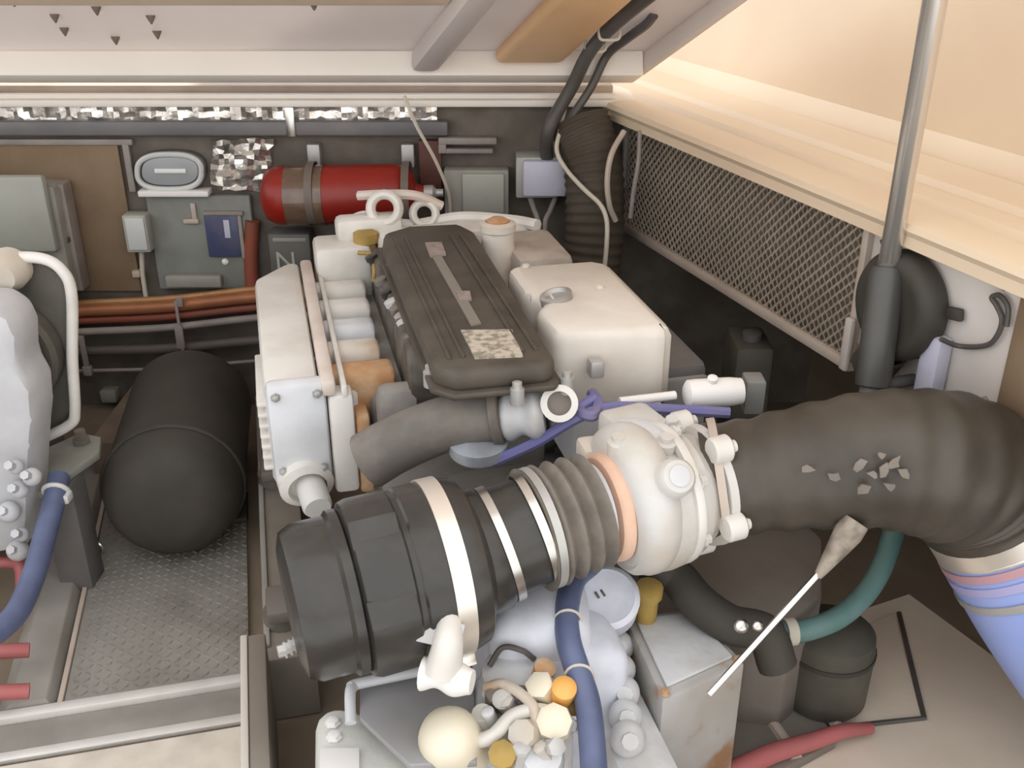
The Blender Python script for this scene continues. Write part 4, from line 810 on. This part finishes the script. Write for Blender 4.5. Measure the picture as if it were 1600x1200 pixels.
fit('brass_union', YELLOW, 786, 1180, .36, [(0.018, -0.06), (0.022, 0.0), (0.022, 0.012), (0.012, 0.016), (0, 0.016)], (-0.1, -0.6, 0.8), 8)
fit('pale_union', WHITEB, 845, 1185, .34, [(0.035, -0.1), (0.038, 0.0), (0.03, 0.02), (0, 0.024)], (0.1, -0.5, 0.85), 18)
fit('pale_union', WHITE, 755, 1120, .36, [(0.02, -0.08), (0.022, 0.0), (0.016, 0.014), (0, 0.016)], (-0.2, -0.3, 0.9), 12)
fit('hex_plug', GRIMEP, 775, 1088, .375, [(0.018, -0.04), (0.018, 0.01), (0.012, 0.014), (0, 0.014)], (0.0, -0.3, 0.9), 6)
fit('hex_plug', GRIMEP, 815, 1088, .375, [(0.015, -0.04), (0.015, 0.012), (0, 0.014)], (0.2, -0.3, 0.9), 6)
bm = new(); tube(bm, [at(735, 1160, z=.34), at(770, 1150, z=.37), at(800, 1120, z=.385), at(835, 1110, z=.39), at(870, 1115, z=.38)], 0.012, 10); obj('fluid_pipe', bm, WHITE, fv)
bm = new(); tube(bm, [at(760, 1075, z=.38), at(790, 1070, z=.40), at(830, 1100, z=.40), at(840, 1140, z=.38)], 0.009, 10); obj('fluid_pipe', bm, RUSTW, fv)
random.seed(5)
for k in range(14):
    fit(random.choice(('hex_plug', 'small_union', 'banjo_bolt')), random.choice((WHITE, CAPW, GREYC, GRIMEP, DULLM, CREAMW, YELLOW)), random.uniform(760, 905), random.uniform(1060, 1195), random.uniform(.355, .385), (lambda r: [(r, -0.05), (r, 0.0), (r * 1.2, 0.002), (r * 1.2, 0.008), (r * 0.7, 0.011), (0, 0.011)])(random.uniform(0.007, 0.014)), (random.uniform(-.5, .5), random.uniform(-.8, 0), 0.8), random.choice((6, 6, 14)))
# plate with white tube frame, T fitting, grey bracket
mp = thing('mounting_plate', 'flat dark grey plate edged by a white bent tube below the air filter', 'plate', at(620, 1120, z=.25))
zz = 0.34
bm = new(); prism(bm, [(p.x, p.y) for p in (at(562, 1072, z=zz), at(660, 1048, z=zz), at(740, 1070, z=zz), at(745, 1190, z=zz), at(640, 1195, z=zz), at(562, 1120, z=zz))], zz - 0.012, zz, I4, 0.002); obj('plate', bm, mat('slate_plate', (0.36, 0.36, 0.37), (0.32, 0.31, 0.31), rough=0.4, metal=0.1), mp)
bm = new(); tube(bm, [at(548, 1130, z=.33), at(547, 1085, z=.35), at(551, 1074, z=.352), at(562, 1068, z=.352), at(680, 1044, z=.352)], 0.0095, 10, 4); obj('tube_edge', bm, WHITEB, mp)
bm = new(); rbox(bm, (at(600, 1120, z=zz).x, at(600, 1120, z=zz).y, 0.001), (at(690, 1120, z=zz).x, at(600, 1120, z=zz).y + 0.05, zz - 0.013), 0.004); obj('plate_leg', bm, GREYC, mp)
tf = thing('tee_fitting', 'white tee fitting with bracket hanging under the filter band clamp', 'fitting', at(695, 1070, z=.35))
bm = new(); tube(bm, [at(702, 960, z=.565), at(700, 1005, z=.545), at(692, 1050, z=.50)], lambda t: 0.017 + 0.012 * t, 14); obj('tee_stem', bm, WHITE, tf)
bm = new(); tube(bm, [at(660, 1052, z=.49), at(695, 1058, z=.49), at(738, 1066, z=.49)], lambda t: 0.022 + 0.004 * math.cos(t * 9), 14); obj('tee_arm', bm, BRIGHT, tf)
bm = new(); a_ = at(672, 985, z=.555); rbox(bm, (-0.05, -0.02, -0.003), (0.05, 0.02, 0.003), 0.003, frame_from(CF, a_) @ Matrix.Rotation(1.35, 4, 'Z')); obj('tee_bracket', bm, GREYC, tf)
gbk = thing('grey_reservoir', 'pale grey lumpy reservoir with a white square patch at the bay edge', 'reservoir', at(560, 1160, z=.15))
bm = new(); zz = 0.30; prism(bm, [(p.x, p.y) for p in (at(492, 1118, z=zz), at(520, 1100, z=zz), at(560, 1108, z=zz), at(620, 1150, z=zz), at(690, 1210, z=zz), at(660, 1290, z=zz), at(490, 1290, z=zz))], 0.0, zz, I4, 0.018); obj('tank', bm, mat('pale_grey_tank', (0.70, 0.71, 0.67), (0.60, 0.60, 0.56), scale=8, rough=0.6, bump=0.3), gbk)
bm = new(); prism(bm, [(p.x, p.y) for p in (at(500, 1172, z=.302), at(562, 1172, z=.302), at(562, 1260, z=.302), at(500, 1260, z=.302))], 0.3005, 0.308, I4, 0.002); obj('white_patch', bm, BRIGHT, gbk)
for px, py in ((520, 1130), (522, 1152)):
    bm = new(); hexbolt(bm, at(px, py, z=.301), (0, 0, 1), 0.010, 0.008); obj('tank_bolt', bm, BRIGHT, gbk)

# ================================================================== STARBOARD LOWER AREA
bm = new(); prism(bm, [(p.x, p.y) for p in (at(1180, 1010, z=.003), at(1420, 930, z=.003), at(1800, 1210, z=.003), at(1750, 1500, z=.003), at(1240, 1400, z=.003))], 0.001, 0.006, I4)
tag(obj('tan_sole_panel', bm, TANF), 'tan moulded sole under the blue exhaust hose', 'floor panel')
ap = thing('access_panel', 'tan access panel with dark seams set into the sole', 'panel', at(1350, 1060, z=.006))
A = [at(1300, 1000, z=.012), at(1398, 958, z=.012), at(1440, 1122, z=.012), at(1300, 1134, z=.012)]
bm = new(); prism(bm, [(p.x, p.y) for p in A], 0.0062, 0.014, I4, 0.002); obj('panel', bm, TANF, ap)
bm = new(); tube(bm, [A[1] + V((0.01, 0, 0)), A[2] + V((0.006, 0, 0)), A[3] + V((0, -0.006, 0))], 0.006, 6, smooth=False); obj('seal', bm, CABLE, ap)
for i, (a_, b_, lab) in enumerate((((1222, 1020), (1312, 1140), 'pale narrow rib beside the tan access panel'), ((1190, 1105), (1245, 1185), 'pale narrow rib nearest the rusty oil cooler box'))):
    bm = new(); tube(bm, [at(*a_, z=.03), at(*b_, z=.03)], 0.012, 8, smooth=False); tag(obj('sole_rib', bm, FRAME), lab, 'rib', 'ribs on the sole')
bm = new(); prism(bm, [(p.x, p.y) for p in (at(1130, 1060, z=.05), at(1225, 1010, z=.05), at(1310, 1145, z=.05), at(1190, 1210, z=.05), at(1090, 1180, z=.05))], 0.007, 0.03, I4, 0.004); tag(obj('bilge_board', bm, GRIMEP), 'grimy grey board below the oil cooler box', 'board')
# grimy flat panel behind, black curved hose
pz = 0.30
bm = new(); prism(bm, [(p.x, p.y) for p in (at(1075, 880, z=pz), at(1100, 845, z=pz), at(1255, 812, z=pz), at(1285, 840, z=pz), at(1285, 930, z=pz), at(1240, 968, z=pz), at(1170, 960, z=pz), at(1110, 930, z=pz))], 0.0065, pz, I4, 0.01)
tag(obj('battery_box', bm, GRIMEP), 'flat topped grimy grey box under the black exhaust hose', 'box')
bm = new(); tube(bm, [at(1010, 880, z=.42), at(1055, 900, z=.40), at(1090, 940, z=.38), at(1140, 975, z=.36), at(1195, 990, z=.34), at(1215, 1040, z=.28)], 0.036, 16)
ck = tag(obj('coolant_hose', bm, RUBBERD), 'black coolant hose curving below the turbocharger', 'hose')
for px in (1158, 1184):
    bm = new(); ball(bm, 0.013 if px < 1170 else 0.010, at(px, 978, z=.40), CF, 0.6); obj('clamp_screw', bm, STEEL, parent=ck)
wm = thing('bilge_strainer', 'dark olive rounded strainer housing below the green hose', 'strainer', at(1300, 1080, z=.02))
c = at(1300, 985, z=.20); bm = new(); lathe(bm, [(0.0, -0.185), (0.07, -0.185), (0.088, -0.16), (0.09, -0.03), (0.086, 0.0), (0.06, 0.02), (0, 0.03)], c, (0, 0, 1), 32); obj('housing', bm, OLIVE, wm)
bm = new(); lathe(bm, [(0.0905, -0.044), (0.0925, -0.044), (0.0925, -0.034), (0.0905, -0.034)], c, (0, 0, 1), 32, closed=True); obj('lid_ring', bm, RUBBERD, wm)
bm = new(); tube(bm, [at(1222, 988, z=.29), at(1262, 984, z=.29), at(1310, 965, z=.30), at(1350, 930, z=.32), at(1378, 885, z=.35), at(1400, 820, z=.40)], 0.021, 14)
gh = tag(obj('green_hose', bm, GREENH), 'dark green hose curving down beside the dipstick', 'hose')
bm = new(); lathe(bm, [(0.022, 0), (0.026, 0.0), (0.026, 0.02), (0.022, 0.02)], at(1226, 988, z=.29), at(1262, 984, z=.29) - at(1222, 988, z=.29), 20, closed=True); obj('hose_end', bm, WCABLE, parent=gh)
ds = thing('dipstick', 'slim steel dipstick rod with a conical taupe handle', 'dipstick', at(1105, 1088, z=.34))
r0 = at(1108, 1085, z=.355); r1 = at(1288, 886, z=.54); r2 = at(1338, 815, z=.61)
bm = new(); lathe(bm, [(0.0055, 0), (0.0055, (r1 - r0).length)], r0, r1 - r0, 8); obj('rod', bm, STEEL, ds)
bm = new(); lathe(bm, [(0.007, -0.02), (0.011, 0.0), (0.024, (r2 - r1).length * 0.75), (0.022, (r2 - r1).length), (0, (r2 - r1).length)], r1, r2 - r1, 14); obj('handle', bm, mat('worn_handle', (0.34, 0.29, 0.24), (0.20, 0.165, 0.13), scale=45, rough=0.7), ds)
bm = new(); tube(bm, [at(1130, 1215, z=.05), at(1200, 1180, z=.05), at(1270, 1158, z=.05), at(1320, 1142, z=.05), at(1360, 1138, z=.03)], lambda t: 0.022 - 0.010 * t, 12)
tag(obj('red_hose', bm, REDH), 'red hose lying across the sole beside the access panel', 'hose', 'red hoses')
bx2 = thing('side_tank', 'dim olive grey tank in the shadow below the mesh grille', 'tank', at(1180, 640, z=.25))
c = at(1182, 545, z=.50); bm = new(); rbox(bm, (c.x - 0.05, c.y, 0.001), (c.x + 0.05, c.y + 0.16, 0.5), 0.015, I4); obj('tank_body', bm, OLIVE, bx2)
bm = new(); lathe(bm, [(0.025, 0), (0.025, 0.02), (0.018, 0.024), (0, 0.024)], c + V((0, 0.06, 0.0005)), (0, 0, 1), 16); obj('tank_cap', bm, GREYK, bx2)
# ================================================================== PORT ENGINE (only its edge shows)
pe = thing('marine_engine', 'neighbouring white engine with a white tube belt guard', 'engine', (-1.22, 2.15, 0.0))
# belt guard plate and tube
bm = new(); Yg = 2.12
gp = [(-80, 405), (60, 410), (96, 432), (106, 470), (108, 640), (100, 660), (50, 690), (-80, 730)]
prism(bm, [(at(x, y, Y=Yg).x, at(x, y, Y=Yg).z) for x, y in gp], Yg, Yg + 0.03, I4, 0.004, axis=1); obj('guard_plate', bm, OLIVE, pe)
bm = new(); tube(bm, [at(x, y, Y=Yg - 0.02) for x, y in ((-90, 402), (0, 402), (65, 404), (98, 424), (112, 462), (113, 560), (117, 640), (108, 664), (55, 690), (20, 705))], 0.0125, 12, 6); obj('guard_tube', bm, WHITE, pe)
bm = new(); c = at(20, 470, Y=Yg - 0.05); lathe(bm, [(0.0, 0.0), (0.12, 0.0), (0.13, 0.01), (0.13, 0.045), (0.05, 0.05)], at(-5, 560, Y=Yg - 0.055), (0, 1, 0), 40); obj('drive_pulley', bm, OLIVE, pe)
bm = new(); lathe(bm, [(0.03, -0.03), (0.045, 0.0), (0.045, 0.03), (0.0, 0.03)], at(10, 425, Y=Yg - 0.04), (0, 1, 0.1), 20); obj('tensioner', bm, CREAMW, pe)
# rounded white covers
pcv = [(-200, 470), (-20, 480), (10, 500), (24, 530), (26, 580), (46, 615), (50, 660), (46, 700), (40, 860), (-200, 900)]
bm = new(); Yp = 1.92
prism(bm, [(at(x, y, Y=Yp).x, at(x, y, Y=Yp).z) for x, y in pcv], Yp, Yp + 0.13, I4, 0.02, axis=1); obj('front_casting', bm, mat('port_white', (0.58, 0.59, 0.62), (0.50, 0.50, 0.52), rough=0.45, bump=0.15), pe)
for k, (px, py) in enumerate(((25, 730), (30, 765), (14, 800), (35, 835), (50, 745), (28, 860))):
    bm = new(); p = at(px, py, Y=Yp - 0.02); ball(bm, 0.016 + 0.004 * (k % 3), p); lathe(bm, [(0.010, 0.018), (0.010, 0.036), (0, 0.036)], p, CF, 6); obj('cast_lug', bm, MATS['port_white'], pe)
bm = new(); rbox(bm, (-2.0, 2.155, 0.0), (-1.33, 2.7, 0.62), 0.03); obj('engine_block', bm, MATS['block_grey'], pe)
bm = new(); zz = 0.33; prism(bm, [(p.x, p.y) for p in (at(70, 700, z=zz), at(125, 676, z=zz), at(158, 682, z=zz), at(155, 706, z=zz), at(110, 738, z=zz), at(95, 765, z=zz), at(40, 770, z=zz))], zz - 0.02, zz, I4, 0.004); obj('mount_plate', bm, mat('green_grey_plate', (0.30, 0.31, 0.27), (0.24, 0.24, 0.22), rough=0.6), pe)
bm = new(); lathe(bm, [(0.022, 0), (0.022, 0.012), (0.014, 0.013), (0.014, 0.035), (0, 0.035)], at(128, 692, z=zz), (0, 0, 1), 6); obj('mount_bolt', bm, BELLOW, pe)
bm = new(); p = at(100, 740, z=zz); rbox(bm, (p.x - 0.06, p.y - 0.02, 0.001), (p.x + 0.02, p.y + 0.06, zz - 0.021), 0.006); obj('mount_post', bm, GREYK, pe)
bm = new(); tube(bm, [at(92, 745, z=.36), at(86, 775, z=.34), at(72, 830, z=.30), at(52, 900, z=.27), at(20, 965, z=.25), at(-40, 1010, z=.25)], 0.024, 14)
bh2 = tag(obj('water_hose', bm, BLUEH), 'blue water hose hanging from the neighbouring engine', 'hose', 'blue water hoses')
bm = new(); torus(bm, 0.026, 0.006, at(88, 768, z=.343), at(72, 830, z=.30) - at(88, 768, z=.343), 20, 8); rbox(bm, (-0.02, 0.02, -0.01), (0.012, 0.05, 0.01), 0.003, Matrix.Translation(at(92, 790, z=.335))); obj('hose_clamp', bm, LAMPW, parent=bh2)
for y_, lab in ((1018, 'upper red hose stub at the edge of the grey stringer'), (1082, 'lower red hose stub at the edge of the grey stringer')):
    bm = new(); tube(bm, [at(-60, y_ + 4, z=.10), at(0, y_, z=.10), at(46, y_ - 2, z=.09)], 0.016, 10); tag(obj('red_hose', bm, REDH), lab, 'hose', 'red hoses')
bm = new(); tube(bm, [at(-60, 880, z=.15), at(0, 878, z=.15), at(30, 885, z=.13), at(34, 930, z=.08)], 0.014, 10); tag(obj('red_hose', bm, REDH), 'short red hose behind the blue hose of the neighbouring engine', 'hose', 'red hoses')
for o in bpy.data.objects:
    if '_b' in o: del o['_b']
